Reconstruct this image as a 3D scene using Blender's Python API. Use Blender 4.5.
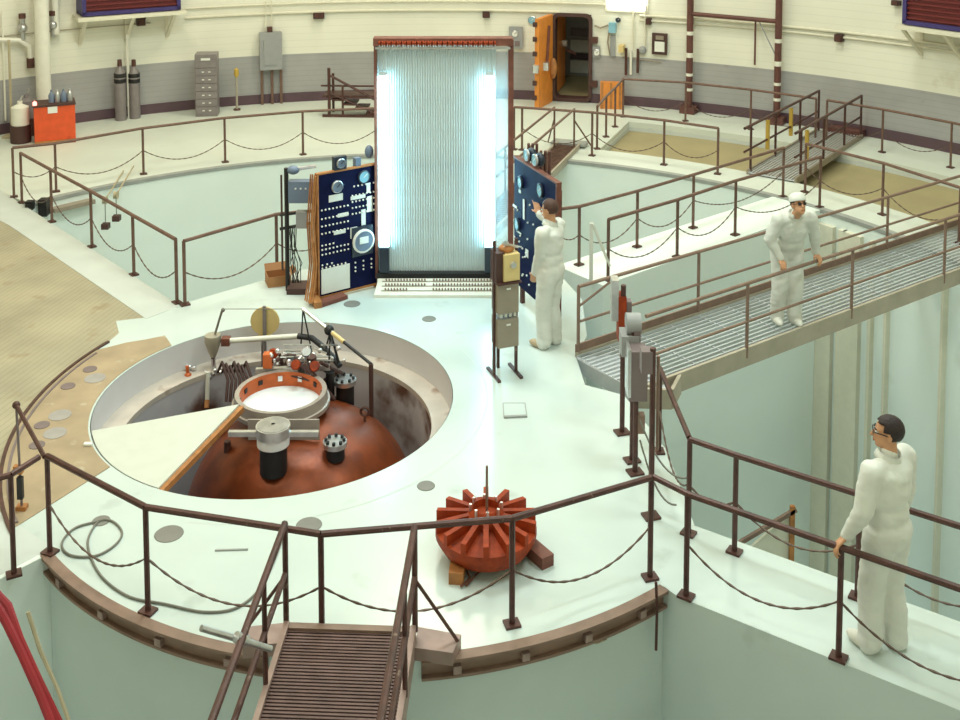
import bpy, bmesh, math, random
from mathutils import Vector, Matrix, noise
random.seed(7)
PI = math.pi
D = bpy.data
for o in list(D.objects): D.objects.remove(o)
scene = bpy.context.scene
COL = scene.collection

# ------------------------------------------------------------------ camera
F, YH, TH, H = 1111.8, -151.2, 0.078, 5.9            # focal (px), horizon row, pitch down, eye height
PY0 = YH + F*math.tan(TH)
cam = D.cameras.new('camera'); camo = D.objects.new('camera', cam); COL.objects.link(camo)
camo.location = (0, 0, H); camo.rotation_euler = (PI/2 - TH, 0, 0)
cam.sensor_width = 36; cam.lens = F/960*36; cam.shift_y = -(360 - PY0)/960
cam.clip_start = .05; cam.clip_end = 200
scene.camera = camo

# ------------------------------------------------------------------ light and exposure
vs = scene.view_settings
vs.view_transform = 'Standard'; vs.look = 'None'; vs.gamma = 1; vs.use_curve_mapping = False
vs.exposure = 0.3
w = D.worlds.new('World'); scene.world = w; w.use_nodes = True
w.node_tree.nodes['Background'].inputs[0].default_value = (.8, .95, .93, 1)
w.node_tree.nodes['Background'].inputs[1].default_value = 0.
def area(where, x, y, z, size, power, col):                 # the hall's overhead lamps, high above the frame
    name = 'hall_lamp_%s_offscreen' % where
    l = D.lights.new(name, 'AREA'); l.shape = 'DISK'; l.size = size; l.energy = power; l.color = col
    o = D.objects.new(name, l); COL.objects.link(o); o.location = (x, y, z)
COOL = (.86, 1, .96); WARM = (1, .90, .70)
area('center', -1.1, 12.8, 10.5, 3.0, 450, COOL)
area('back_left', -6.0, 17.0, 10.5, 2.5, 300, WARM)
area('back_right', 4.5, 18.5, 10.5, 2.5, 300, (.95, 1, .88))
area('left', -6.5, 9.0, 10.5, 2.5, 210, WARM)
area('right', 5.0, 9.0, 10.5, 2.5, 280, COOL)
area('front', -1.1, 5.0, 10.5, 2.5, 170, COOL)
area('back', -1.0, 22.0, 10.5, 2.5, 260, (1, .93, .74))

# ------------------------------------------------------------------ pixel -> place helpers
CT, ST = math.cos(TH), math.sin(TH)
C = Vector((-1.061, 12.783)); R_WALL, R_PIT = 13.26, 8.35
DR = Vector((-.854, 11.414)); R_DRUM = 3.739
TR = Vector((-.975, 11.397)); R_TR = 3.786
HO = Vector((-2.195, 11.585)); R_HOLE = 1.905
def ray(px, py):
    u = (px-480)/F; v = (py-PY0)/F
    return Vector((u, CT - v*ST, -ST - v*CT))
def G(px, py, z=0.):
    d = ray(px, py); t = (z-H)/d.z
    return Vector((d.x*t, d.y*t, z))
def T(Y, py):                                   # height of pixel row py at depth Y
    d = ray(480, py); return H + d.z/d.y*Y
def XY(px, py, Y):                              # point at depth Y
    d = ray(px, py); t = Y/d.y
    return Vector((d.x*t, Y, H + d.z*t))
def on_cyl(px, py, R):
    d = ray(px, py); a = d.x**2+d.y**2; b = -2*(d.x*C.x+d.y*C.y); c = C.length_squared-R*R
    t = (-b+math.sqrt(b*b-4*a*c))/2/a
    return Vector((d.x*t, d.y*t, H+d.z*t))
def polar(ang, R, z=0.): return Vector((C.x+R*math.cos(ang), C.y+R*math.sin(ang), z))
def angle(p): return math.atan2(p[1]-C.y, p[0]-C.x)

# ------------------------------------------------------------------ materials
MATS = {}
def mat(name, col, rough=.5, metal=0., var=.08, scale=6., bump=0., bscale=40., emit=None, spec=.5, dirt=None):
    m = D.materials.new(name); m.use_nodes = True; nt = m.node_tree; b = nt.nodes['Principled BSDF']
    b.inputs['Roughness'].default_value = rough; b.inputs['Metallic'].default_value = metal
    b.inputs['Specular IOR Level'].default_value = spec
    tc = nt.nodes.new('ShaderNodeTexCoord'); n = nt.nodes.new('ShaderNodeTexNoise')
    n.inputs['Scale'].default_value = scale; n.inputs['Detail'].default_value = 4
    nt.links.new(tc.outputs['Object'], n.inputs['Vector'])
    r = nt.nodes.new('ShaderNodeValToRGB'); e = r.color_ramp.elements
    e[0].position = .3; e[1].position = .7
    e[0].color = tuple(min(1, c*(1-var)) for c in col)+(1,); e[1].color = tuple(min(1, c*(1+var)) for c in col)+(1,)
    nt.links.new(n.outputs['Fac'], r.inputs['Fac']); out = r.outputs['Color']
    if dirt:                                     # stains: (colour, scale, threshold)
        n2 = nt.nodes.new('ShaderNodeTexNoise'); n2.inputs['Scale'].default_value = dirt[1]; n2.inputs['Detail'].default_value = 6
        nt.links.new(tc.outputs['Object'], n2.inputs['Vector'])
        r2 = nt.nodes.new('ShaderNodeValToRGB'); r2.color_ramp.elements[0].position = dirt[2]; r2.color_ramp.elements[1].position = dirt[2]+.12
        nt.links.new(n2.outputs['Fac'], r2.inputs['Fac'])
        mx = nt.nodes.new('ShaderNodeMix'); mx.data_type = 'RGBA'
        nt.links.new(r2.outputs['Color'], mx.inputs[0]); nt.links.new(out, mx.inputs[6]); mx.inputs[7].default_value = tuple(dirt[0])+(1,)
        out = mx.outputs[2]
    nt.links.new(out, b.inputs['Base Color'])
    if bump:
        n3 = nt.nodes.new('ShaderNodeTexNoise'); n3.inputs['Scale'].default_value = bscale
        nt.links.new(tc.outputs['Object'], n3.inputs['Vector'])
        bp = nt.nodes.new('ShaderNodeBump'); bp.inputs['Strength'].default_value = bump; bp.inputs['Distance'].default_value = .02
        nt.links.new(n3.outputs['Fac'], bp.inputs['Height']); nt.links.new(bp.outputs[0], b.inputs['Normal'])
    if emit:
        b.inputs['Emission Color'].default_value = tuple(emit[:3])+(1,); b.inputs['Emission Strength'].default_value = emit[3]
    MATS[name] = m
    return m
def stripes(m, direction, spacing, dark, width=.12, coord='Object'):
    """thin joint lines every `spacing` metres along `direction`, drawn into colour and relief"""
    nt = m.node_tree; b = nt.nodes['Principled BSDF']; src = b.inputs['Base Color'].links[0].from_socket
    tc = nt.nodes.new('ShaderNodeTexCoord'); dp = nt.nodes.new('ShaderNodeVectorMath'); dp.operation = 'DOT_PRODUCT'
    nt.links.new(tc.outputs[coord], dp.inputs[0]); dp.inputs[1].default_value = Vector(direction).normalized()/spacing
    fr = nt.nodes.new('ShaderNodeMath'); fr.operation = 'FRACT'; nt.links.new(dp.outputs['Value'], fr.inputs[0])
    lt = nt.nodes.new('ShaderNodeMath'); lt.operation = 'LESS_THAN'; nt.links.new(fr.outputs[0], lt.inputs[0]); lt.inputs[1].default_value = width
    mx = nt.nodes.new('ShaderNodeMix'); mx.data_type = 'RGBA'; mx.blend_type = 'MULTIPLY'
    nt.links.new(lt.outputs[0], mx.inputs[0]); nt.links.new(src, mx.inputs[6]); mx.inputs[7].default_value = (dark, dark, dark, 1)
    nt.links.new(mx.outputs[2], b.inputs['Base Color'])
    return m
M = MATS
mat('floor_white', (.60, .68, .65), .22, var=.04, scale=1.2, bump=.03, bscale=3, dirt=((.46, .52, .49), 1.6, .64))
mat('floor_outer', (.66, .70, .63), .5, var=.05, scale=.8, dirt=((.55, .57, .50), 1.2, .68))
mat('pit_white', (.82, .90, .86), .55, var=.04, scale=.5, dirt=((.70, .76, .70), .8, .66))
mat('wall_cream', (.82, .80, .68), .6, var=.05, scale=.7, dirt=((.62, .56, .42), 1.1, .70))
stripes(M['wall_cream'], (0, 0, 1), .16, .93, .10)
mat('wall_grey', (.37, .36, .355), .6, var=.07, scale=1.5, dirt=((.25, .2, .18), 2., .68))
stripes(M['wall_grey'], (0, 0, 1), .12, .90, .12)
mat('base_purple', (.105, .06, .075), .6)
mat('tan_deck', (.39, .345, .24), .6, var=.14, scale=1.3, bump=.1, dirt=((.33, .26, .16), 2.2, .60))
stripes(M['tan_deck'], (.972, -.234, 0), .075, .82, .16)
mat('tan_sheet', (.40, .30, .19), .6, var=.14, scale=2.5, dirt=((.52, .45, .33), 4., .62))
mat('tan_recess', (.36, .30, .16), .6, var=.10, scale=1.0)
mat('plug_grey', (.21, .20, .18), .6)
mat('plug_faint', (.36, .33, .31), .6)
mat('strip_white', (.58, .62, .59), .5, var=.05, scale=2)
mat('edge_grey', (.33, .34, .32), .5)
mat('rail_brown', (.085, .034, .027), .45, .2, var=.3, scale=9, dirt=((.30, .22, .17), 14., .66))
mat('rail_tan', (.17, .095, .07), .5, .2, var=.2, scale=9)
mat('chain_dark', (.13, .085, .065), .5, .4)
mat('rust_dark', (.10, .04, .03), .6, .2, var=.3, scale=8)
mat('steel', (.55, .55, .56), .3, .9, var=.15, scale=10)
mat('silver', (.75, .74, .74), .28, .9, var=.15, scale=10)
mat('grate', (.56, .58, .60), .5, .15, var=.08)
mat('bridge_paint', (.42, .37, .29), .55, .1, var=.1, scale=4)
mat('bridge_brown', (.25, .16, .12), .55, .1, var=.15)
mat('ramp_brown', (.15, .085, .075), .6, .2, var=.2, scale=7)
mat('ramp_side', (.36, .25, .22), .5, .2, var=.15)
mat('navy', (.006, .009, .045), .6, var=.2, scale=5, spec=.08)
mat('dial_black', (.02, .03, .05), .3)
mat('paper', (.80, .80, .74), .7, var=.03)
mat('knob_white', (.82, .78, .72), .4)
mat('dial_blue', (.25, .50, .62), .3)
mat('wood_orange', (.42, .17, .05), .6, var=.25, scale=9)
mat('wood_dark', (.17, .055, .035), .6, var=.3, scale=9)
mat('box_card', (.42, .20, .08), .7)
mat('box_grey', (.33, .33, .33), .45, var=.06)
mat('box_bluegrey', (.16, .21, .30), .4, var=.06)
mat('box_taupe', (.30, .25, .19), .5, var=.06)
mat('box_mauve', (.20, .15, .15), .5, var=.1)
mat('orange_red', (.72, .09, .02), .5, var=.10, dirt=((.5, .05, .02), 5, .64))
mat('orange_door', (.72, .25, .04), .5, var=.12, scale=4)
mat('vane_red', (.31, .042, .009), .6, .0, spec=.25, var=.30, scale=9, bump=.2, dirt=((.14, .03, .02), 7, .62))
mat('vessel_red', (.19, .038, .008), .38, .35, spec=.4, var=.25, scale=5, bump=.15, bscale=12, dirt=((.13, .03, .018), 3, .60))
mat('ring_orange', (.58, .13, .03), .45, .2, var=.2, scale=6)
mat('ring_grey', (.42, .36, .32), .45, .4, var=.1)
mat('black', (.012, .011, .012), .5)
mat('rubber', (.03, .03, .035), .5)
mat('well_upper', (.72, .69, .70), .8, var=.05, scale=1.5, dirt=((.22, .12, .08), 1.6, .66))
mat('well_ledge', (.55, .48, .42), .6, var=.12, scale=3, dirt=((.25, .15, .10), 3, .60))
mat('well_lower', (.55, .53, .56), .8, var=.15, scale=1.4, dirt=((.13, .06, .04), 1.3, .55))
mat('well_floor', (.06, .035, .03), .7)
mat('cover_white', (.62, .64, .57), .45, var=.03)
mat('reflection_white', (.80, .88, .92), .12, .0, var=.03)  # manway cover: bright reflection of the hall put into a pale base colour
mat('purple', (.05, .035, .16), .5)
mat('louver_red', (.16, .02, .02), .5)
mat('cream_paint', (.76, .72, .58), .5, var=.04)
mat('pipe_white', (.80, .78, .68), .5, var=.04)
mat('gas_grey', (.24, .21, .21), .4, .1, var=.1)
mat('brown_dark', (.07, .03, .025), .6)
mat('pipe_brown', (.13, .05, .04), .5, .1, var=.2)
mat('yellow', (.55, .36, .06), .5)
mat('yellow_disc', (.72, .55, .24), .5, var=.05)
mat('hose_red', (.30, .012, .02), .4)
mat('hose_tan', (.45, .38, .25), .6)
mat('cable', (.20, .19, .16), .6)
mat('cloth_white', (.74, .74, .68), .85, var=.04, scale=5, bump=.25, bscale=16)
mat('shoe_white', (.72, .70, .62), .8)
mat('shoe_tan', (.55, .42, .28), .7)
mat('skin', (.60, .30, .16), .5, var=.06)
mat('hair_black', (.022, .010, .010), .6, bump=.4, bscale=60)
mat('hair_brown', (.07, .028, .018), .6, bump=.4, bscale=60)
mat('glass_dark', (.03, .02, .02), .2)
mat('eye_white', (.8, .8, .78), .3)
mat('lamp_on', (1, 1, 1), .5, var=0, emit=(.40, .85, 1, 12.))
mat('wall_lamp_on', (1, 1, 1), .5, var=0, emit=(1, .98, .85, 6.))
mat('glow_red', (.9, .2, .2), .4, emit=(1, .25, .2, 3.))
mat('tube_glass', (.64, .72, .73), .15, var=.1, scale=3)
def glassy(name, col, transp, transl):
    m = D.materials.new(name); m.use_nodes = True; nt = m.node_tree; nt.nodes.clear()
    out = nt.nodes.new('ShaderNodeOutputMaterial'); df = nt.nodes.new('ShaderNodeBsdfPrincipled')
    n = nt.nodes.new('ShaderNodeTexNoise'); n.inputs['Scale'].default_value = 2.; r = nt.nodes.new('ShaderNodeValToRGB')
    r.color_ramp.elements[0].color = tuple(c*.94 for c in col)+(1,); r.color_ramp.elements[1].color = tuple(col)+(1,)
    nt.links.new(n.outputs[0], r.inputs[0]); nt.links.new(r.outputs[0], df.inputs['Base Color']); df.inputs['Roughness'].default_value = .2
    tr = nt.nodes.new('ShaderNodeBsdfTransparent'); tl = nt.nodes.new('ShaderNodeBsdfTranslucent'); nt.links.new(r.outputs[0], tl.inputs[0])
    m1 = nt.nodes.new('ShaderNodeMixShader'); m1.inputs[0].default_value = transl
    nt.links.new(df.outputs[0], m1.inputs[1]); nt.links.new(tl.outputs[0], m1.inputs[2])
    m2 = nt.nodes.new('ShaderNodeMixShader'); m2.inputs[0].default_value = transp
    nt.links.new(m1.outputs[0], m2.inputs[1]); nt.links.new(tr.outputs[0], m2.inputs[2])
    nt.links.new(m2.outputs[0], out.inputs[0]); M[name] = m
glassy('frosted', (.80, .90, .92), .18, .35)
glassy('clear_pane', (.75, .85, .88), .78, .1)

# ------------------------------------------------------------------ mesh builder
XF = {}                                            # world matrix of every thing (parts are local to it)
class MB:
    def __init__(s): s.v = []; s.f = []
    def add(s, v, f):
        k = len(s.v); s.v += [Vector(a) for a in v]; s.f += [tuple(i+k for i in q) for q in f]; return s
    def box(s, c, d, rot=None):
        c = Vector(c); h = Vector(d)/2
        vv = [Vector((x*h.x, y*h.y, z*h.z)) for z in (-1, 1) for y in (-1, 1) for x in (-1, 1)]
        if rot is not None: vv = [rot @ a for a in vv]
        return s.add([c+a for a in vv], [(0, 2, 3, 1), (4, 5, 7, 6), (0, 1, 5, 4), (2, 6, 7, 3), (0, 4, 6, 2), (1, 3, 7, 5)])
    def bar(s, a, b, wd, ht):                       # box section from a to b, wd sideways, ht upwards
        a, b = Vector(a), Vector(b); d = b-a; L = d.length; z = d.normalized()
        up = Vector((0, 0, 1)) if abs(z.z) < .98 else Vector((0, 1, 0))
        x = z.cross(up).normalized(); y = x.cross(z)
        vv = [p + x*(sx*wd/2) + y*(sy*ht/2) for p in (a, b) for sx, sy in ((-1, -1), (1, -1), (1, 1), (-1, 1))]
        return s.add(vv, [(0, 1, 2, 3), (7, 6, 5, 4), (0, 4, 5, 1), (1, 5, 6, 2), (2, 6, 7, 3), (3, 7, 4, 0)])
    def cyl(s, a, b, r, r2=None, n=10):
        r2 = r if r2 is None else r2
        return s.tube([a, b], [r, r2], n)
    def tube(s, path, r, n=8, cap=True):
        P = [Vector(p) for p in path]; rr = r if isinstance(r, (list, tuple)) else [r]*len(P)
        ref = None; v = []; f = []
        for i, p in enumerate(P):
            t = (P[min(i+1, len(P)-1)]-P[max(i-1, 0)])
            t = t.normalized() if t.length > 1e-9 else Vector((0, 0, 1))
            if ref is None: ref = Vector((0, 0, 1)) if abs(t.z) < .9 else Vector((1, 0, 0))
            x = ref.cross(t)
            if x.length < 1e-4: x = Vector((0, 1, 0)).cross(t)
            x.normalize(); y = t.cross(x); ref = y.copy() if abs(t.dot(Vector((0, 0, 1)))) > .9 else Vector((0, 0, 1))
            for k in range(n):
                a = 2*PI*k/n; v.append(p + x*(rr[i]*math.cos(a)) + y*(rr[i]*math.sin(a)))
        for i in range(len(P)-1):
            for k in range(n):
                k2 = (k+1) % n; f.append((i*n+k, i*n+k2, (i+1)*n+k2, (i+1)*n+k))
        if cap: f += [tuple(reversed(range(n))), tuple(range((len(P)-1)*n, len(P)*n))]
        return s.add(v, f)
    def lathe(s, prof, n=24, c=(0, 0, 0), a0=0., a1=2*PI, rot=None):
        full = abs(a1-a0-2*PI) < 1e-6; m = n if full else n+1; c = Vector(c); v = []; f = []
        for r, z in prof:
            for k in range(m):
                a = a0+(a1-a0)*k/n; q = Vector((r*math.cos(a), r*math.sin(a), z))
                v.append(c + (rot @ q if rot is not None else q))
        for i in range(len(prof)-1):
            for k in range(n):
                k2 = (k+1) % m; f.append((i*m+k, i*m+k2, (i+1)*m+k2, (i+1)*m+k))
        return s.add(v, f)
    def sphere(s, c, r, n=12, k=8, rot=None):
        r = Vector((r, r, r)) if isinstance(r, (int, float)) else Vector(r); c = Vector(c)
        v = []; f = []
        for i in range(k+1):
            b = -PI/2+PI*i/k
            for j in range(n):
                a = 2*PI*j/n; q = Vector((r.x*math.cos(b)*math.cos(a), r.y*math.cos(b)*math.sin(a), r.z*math.sin(b)))
                v.append(c+(rot @ q if rot is not None else q))
        for i in range(k):
            for j in range(n):
                j2 = (j+1) % n; f.append((i*n+j, i*n+j2, (i+1)*n+j2, (i+1)*n+j))
        return s.add(v, f)
    def prism(s, poly, z0, z1, holes=()):           # slab with optional holes (2-D loops)
        bm = bmesh.new(); loops = [poly]+list(holes); edges = []
        for L in loops:
            vv = [bm.verts.new((p[0], p[1], z1)) for p in L]
            edges += [bm.edges.new((vv[i], vv[(i+1) % len(vv)])) for i in range(len(vv))]
        bmesh.ops.triangle_fill(bm, use_beauty=True, use_dissolve=False, edges=edges, normal=(0, 0, 1))
        bm.verts.index_update(); top = [v.co.copy() for v in bm.verts]; n = len(top)
        ff = []
        for fc in bm.faces:
            ids = [v.index for v in fc.verts]
            if fc.normal.z < 0: ids.reverse()
            ff.append(tuple(ids))
        bm.free()
        v = top+[Vector((a.x, a.y, z0)) for a in top]
        f = ff+[tuple(n+i for i in reversed(q)) for q in ff]
        k = 0
        for q, L in enumerate(loops):
            m = len(L)
            for i in range(m):
                a, b = k+i, k+(i+1) % m; f.append((a, b, n+b, n+a))
            k += m
        return s.add(v, f)
    def mesh(s, name, m, smooth=True, W=None):
        me = D.meshes.new(name)
        vv = s.v if W is None else [W @ a for a in s.v]
        me.from_pydata([tuple(a) for a in vv], [], s.f)
        bm = bmesh.new(); bm.from_mesh(me); bmesh.ops.remove_doubles(bm, verts=bm.verts, dist=1e-5)
        bmesh.ops.recalc_face_normals(bm, faces=bm.faces); bm.to_mesh(me); bm.free()
        if smooth: me.shade_smooth(); me.set_sharp_from_angle(angle=.7)
        me.materials.append(M[m] if isinstance(m, str) else m)
        return me
    def build(s, name, m, parent=None, world=False, smooth=True, label=None):
        W = None
        if parent is not None and world: W = XF[parent.name].inverted()
        o = D.objects.new(name, s.mesh(name, m, smooth, W)); COL.objects.link(o)
        if parent is not None: o.parent = parent; XF[o.name] = XF.get(parent.name, Matrix())
        else: XF[o.name] = Matrix()
        if label: o['label'] = label
        return o
def place(me, name, parent, loc=(0, 0, 0), rot=(0, 0, 0), sc=(1, 1, 1)):   # shared-mesh piece, local to its parent
    o = D.objects.new(name, me); COL.objects.link(o); o.parent = parent; o.location = loc; o.rotation_euler = rot; o.scale = sc
    XF[o.name] = XF.get(parent.name, Matrix()); return o
def tag(o, label=None, cat=None, group=None, kind=None):
    if label: o['label'] = label
    if cat: o['category'] = cat
    if group: o['group'] = group
    if kind: o['kind'] = kind
    return o
def thing(name, label, cat, loc=(0, 0, 0), rz=0., group=None):
    o = D.objects.new(name, None); COL.objects.link(o); o.location = loc; o.rotation_euler = (0, 0, rz)
    o.empty_display_size = .1
    XF[o.name] = Matrix.Translation(Vector(loc)) @ Matrix.Rotation(rz, 4, 'Z')
    return tag(o, label, cat, group)
def struct(mb, name, m, label=None, smooth=True):
    o = mb.build(name, m, smooth=smooth); o['kind'] = 'structure'
    if label: o['label'] = label
    return o
def one(mb, name, m, label, cat, group=None, smooth=True):          # a thing that is one mesh, origin at its base
    c = sum(mb.v, Vector())/len(mb.v); zz = min(a.z for a in mb.v); L = Vector((c.x, c.y, zz))
    mb.v = [a-L for a in mb.v]; o = mb.build(name, m, smooth=smooth); o.location = L
    return tag(o, label, cat, group)
def arc(c, R, a0, a1, n): return [(c[0]+R*math.cos(a0+(a1-a0)*i/n), c[1]+R*math.sin(a0+(a1-a0)*i/n)) for i in range(n+1)]
def sag(a, b, drop, n=12):
    a, b = Vector(a), Vector(b)
    return [a.lerp(b, i/n) - Vector((0, 0, drop*4*(i/n)*(1-i/n))) for i in range(n+1)]
def R(d): return math.radians(d)

# ================================================================== SETTING
# ---- outer wall: a tall drum, open at the camera's back; the airlock door is cut out of it
A_START, A_END = R(-62), R(298)
dA0, dA1 = angle(on_cyl(591, 60, R_WALL)), angle(on_cyl(554, 60, R_WALL))
Z_DOOR = T(on_cyl(572, 20, R_WALL).y, 14)
def wall_band(z0, z1, parts, off=0.):
    mb = MB()
    for a0, a1 in parts:
        n = max(2, int((a1-a0)/R(2.5)))
        mb.lathe([(R_WALL-off, z0), (R_WALL-off, z1), (R_WALL+.25, z1), (R_WALL+.25, z0), (R_WALL-off, z0)], n, (C.x, C.y, 0), a0, a1)
    return mb
two = [(A_START, dA0), (dA1, A_END)]
wb = wall_band(Z_DOOR, 11.6, [(A_START, A_END)])
for a, b in two: wb.lathe([(R_WALL, 1.13), (R_WALL, Z_DOOR), (R_WALL+.25, Z_DOOR), (R_WALL+.25, 1.13)], max(2, int((b-a)/R(2.5))), (C.x, C.y, 0), a, b)
struct(wb, 'wall_back', 'wall_cream', 'tall curved cream-painted wall of the hall')
struct(wall_band(.22, 1.13, two), 'wall_lower', 'wall_grey', 'grey painted lower band of the curved wall')
struct(wall_band(0, .22, two, .015), 'baseboard_back', 'base_purple', 'dark purple-brown band along the foot of the curved wall')
cl = MB().lathe([(R_WALL+.3, 11.6), (9, 13.5), (.01, 14.5)], 48, (C.x, C.y, 0)); struct(cl, 'ceiling', 'cream_paint')

# ---- pit: outer curved wall and its floor, far below
ZP = -7.6
pw = MB().lathe([(R_PIT-.006, ZP), (R_PIT-.006, -.03), (R_PIT+.2, -.03), (R_PIT+.2, ZP)], 140, (C.x, C.y, 0), A_START, R(298))
struct(pw, 'wall_pit', 'pit_white', 'smooth white curved wall of the deep pit')
struct(MB().prism(arc(C, R_WALL+.2, 0, 2*PI*79/80, 79), ZP-.2, ZP), 'floor_pit', 'pit_white', 'white floor of the deep pit')

# ---- outer ring floor with the shallow tan recess
A_REC0, A_REC1 = R(-20), R(68.6)
RI, RO = 9.33, 11.75
L0 = R(140.3)
outer = arc(C, R_WALL+.02, A_START, L0, 90) + list(reversed(arc(C, R_PIT, A_START, L0, 90)))
rec = arc(C, RO, A_REC0, A_REC1, 40) + list(reversed(arc(C, RI, A_REC0, A_REC1, 40)))
struct(MB().prism(outer, -.12, 0, [rec]), 'floor_outer', 'floor_outer', 'pale ring floor between pit and curved wall')
near = arc(C, R_WALL+.02, R(224), R(298), 40) + list(reversed(arc(C, R_PIT, R(224), R(298), 40)))
struct(MB().prism(near, -.12, 0), 'floor_near', 'floor_outer', 'pale ring floor on the near side of the pit')
struct(MB().prism(rec, -.24, -.20), 'floor_recess', 'tan_recess', 'tan floor of the shallow curved recess')
rw = MB()
for rr in (RI, RO): rw.lathe([(rr, -.24), (rr, -.10), (rr+(.02 if rr == RO else -.02), -.10), (rr+(.02 if rr == RO else -.02), -.24)], 50, (C.x, C.y, 0), A_REC0, A_REC1)
for aa in (A_REC0, A_REC1): rw.bar(polar(aa, RI, -.17), polar(aa, RO, -.17), .02, .14)
struct(rw, 'wall_recess', 'strip_white')
struct(MB().lathe([(R_PIT-.02, -.05), (R_PIT-.02, .012), (R_PIT+.10, .012), (R_PIT+.10, 0), (R_PIT, -.02), (R_PIT, -.05)], 120, (C.x, C.y, 0), R(-20), L0), 'trim_1', 'edge_grey', 'grey steel edge along the pit rim')

# ---- platform: drum with the round well, deck behind it
wn = Vector((.56, .83)); wd = Vector((.83, -.56))                  # right walkway: normal and direction
def wk(n, d): return (wn.x*n+wd.x*d, wn.y*n+wd.y*d)
def dpt(a, r=R_DRUM): return (DR.x+r*math.cos(a), DR.y+r*math.sin(a))
WN0, WN1, WEND = 7.80, 8.74, .6
d0 = wd.dot(Vector((1.60, 8.40))); d1 = wd.dot(Vector((1.86, 9.25)))
plat = arc(TR, R_TR, R(157.5), R(219.5), 30) + arc(DR, R_DRUM, R(222), R(360-51.5), 60)
plat += [wk(WN0, d0), wk(WN0, WEND), wk(WN1, WEND), wk(WN1, d1)]
plat += [(1.84, 10.5), (1.56, 11.62), (1.16, 11.85), (1.12, 12.5), (1.30, 13.1), (1.34, 14.2), (1.05, 15.25), (-.6, 15.6), (-2.52, 15.22), (-3.90, 14.03), (-4.23, 13.62), (G(116, 321).x, G(116, 321).y), (G(119, 333).x, G(119, 333).y)]
hole = arc(HO, R_HOLE, 0, 2*PI*95/96, 95)
fl = struct(MB().prism(plat, ZP+.1, 0, [hole]), 'floor', 'floor_white', 'glossy white platform floor around the round well')
# edge angle bolted around the drum
for i, (a, b) in enumerate(((R(222), R(259.2)), (R(276.5), R(308.3)))):
    t = struct(MB().lathe([(R_DRUM+.001, -.145), (R_DRUM+.055, -.145), (R_DRUM+.055, -.125), (R_DRUM+.012, -.125), (R_DRUM+.012, -.02), (R_DRUM+.065, -.02), (R_DRUM+.065, .006), (R_DRUM-.03, .006)], 40, (DR.x, DR.y, 0), a, b), 'trim_%d' % (i+2), 'bridge_brown', 'curved brown steel channel along the drum edge')
    clip = MB().box((0, 0, 0), (.05, .06, .06)).mesh('clip', 'ramp_side')
    for k in range(4):
        q = a+(b-a)*(k+.5)/4; place(clip, 'clip', t, (DR.x+(R_DRUM+.03)*math.cos(q), DR.y+(R_DRUM+.03)*math.sin(q), -.09), (0, 0, q))
# seam ring and round plugs in the floor
plug = MB().lathe([(.001, .005), (.095, .005), (.10, 0), (.001, 0)], 20).mesh('plug', 'plug_grey')
for px, py, sc in ((352, 304, 1.1), (429, 319, .9), (426, 486, .85), (169, 534, 1.25), (309, 525, 1.15), (101, 521, .8), (344, 303, .01)):
    if sc > .1: g = G(px, py); place(plug, 'plug', fl, (g.x, g.y, .001), (0, 0, 0), (sc, sc, 1))
seam = MB()
seam.lathe([(2.27, .0015), (2.28, .0015)], 60, (HO.x, HO.y, 0), R(-100), R(30)); seam.build('seam', 'strip_white', fl)
hz = MB(); a, b = G(504, 418), G(527, 417); hz.bar(a+Vector((0, 0, .01)), b+Vector((0, 0, .01)), .03, .02)
for u, v in (((503, 403), (525, 403)), ((503, 403), (504, 418)), ((525, 403), (527, 417))):
    hz.bar(G(*u), G(*v), .010, .004)
hz.build('floor_hatch', 'edge_grey', fl)
mk = MB(); mk.bar(G(215, 551)+Vector((0, 0, .006)), G(248, 550)+Vector((0, 0, .006)), .015, .012); mk.build('floor_slot', 'edge_grey', fl)
# tan sheeting on the drum's left
def hpt(a, r): return (HO.x+r*math.cos(a), HO.y+r*math.sin(a))
a_t0, a_t1 = R(146), R(216.5)
sheet = [tuple(G(px, py)[:2]) for px, py in ((165, 336), (146, 340), (127, 343))] + arc(TR, R_TR-.012, R(160), R(215), 30)
ha = [math.atan2(G(px, py).y-HO.y, G(px, py).x-HO.x) % (2*PI) for px, py in ((113, 466), (172, 346))]
for i in range(24):
    sheet.append(hpt(ha[0]+(ha[1]-ha[0])*i/23, R_HOLE+.02))
ts = struct(MB().prism(sheet, .0, .008), 'floor_sheet', 'tan_sheet', 'tan sheeting laid on the drum beside the well')
pdk = MB().lathe([(.001, .006), (.078, .006), (.078, 0), (.001, 0)], 20).mesh('plug', 'box_mauve')
pgr = MB().lathe([(.001, .004), (.115, .004), (.115, 0), (.001, 0)], 20).mesh('plug', 'plug_faint')
for px, py, me in ((90, 370, pdk), (95, 379, pgr), (68, 387, pdk), (60, 416, pgr), (42, 426, pdk), (55, 434, pgr), (37, 446, pdk)):
    g = G(px, py); place(me, 'plug', ts, (g.x, g.y, .008))
# curved track at the drum's left edge
struct(MB().lathe([(R_TR-.012, 0), (R_TR-.012, .022), (R_TR+.022, .022), (R_TR+.022, 0)], 50, (TR.x, TR.y, 0), R(156.5), R(216)), 'trim_4', 'rail_brown', 'dark curved track around the drum beside the plank deck')
struct(MB().lathe([(R_TR-.075, .0), (R_TR-.075, .018), (R_TR-.05, .018), (R_TR-.05, 0)], 50, (TR.x, TR.y, 0), R(161), R(214)), 'trim_5', 'box_mauve', 'inner dark track beside the tan sheeting')
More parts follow.
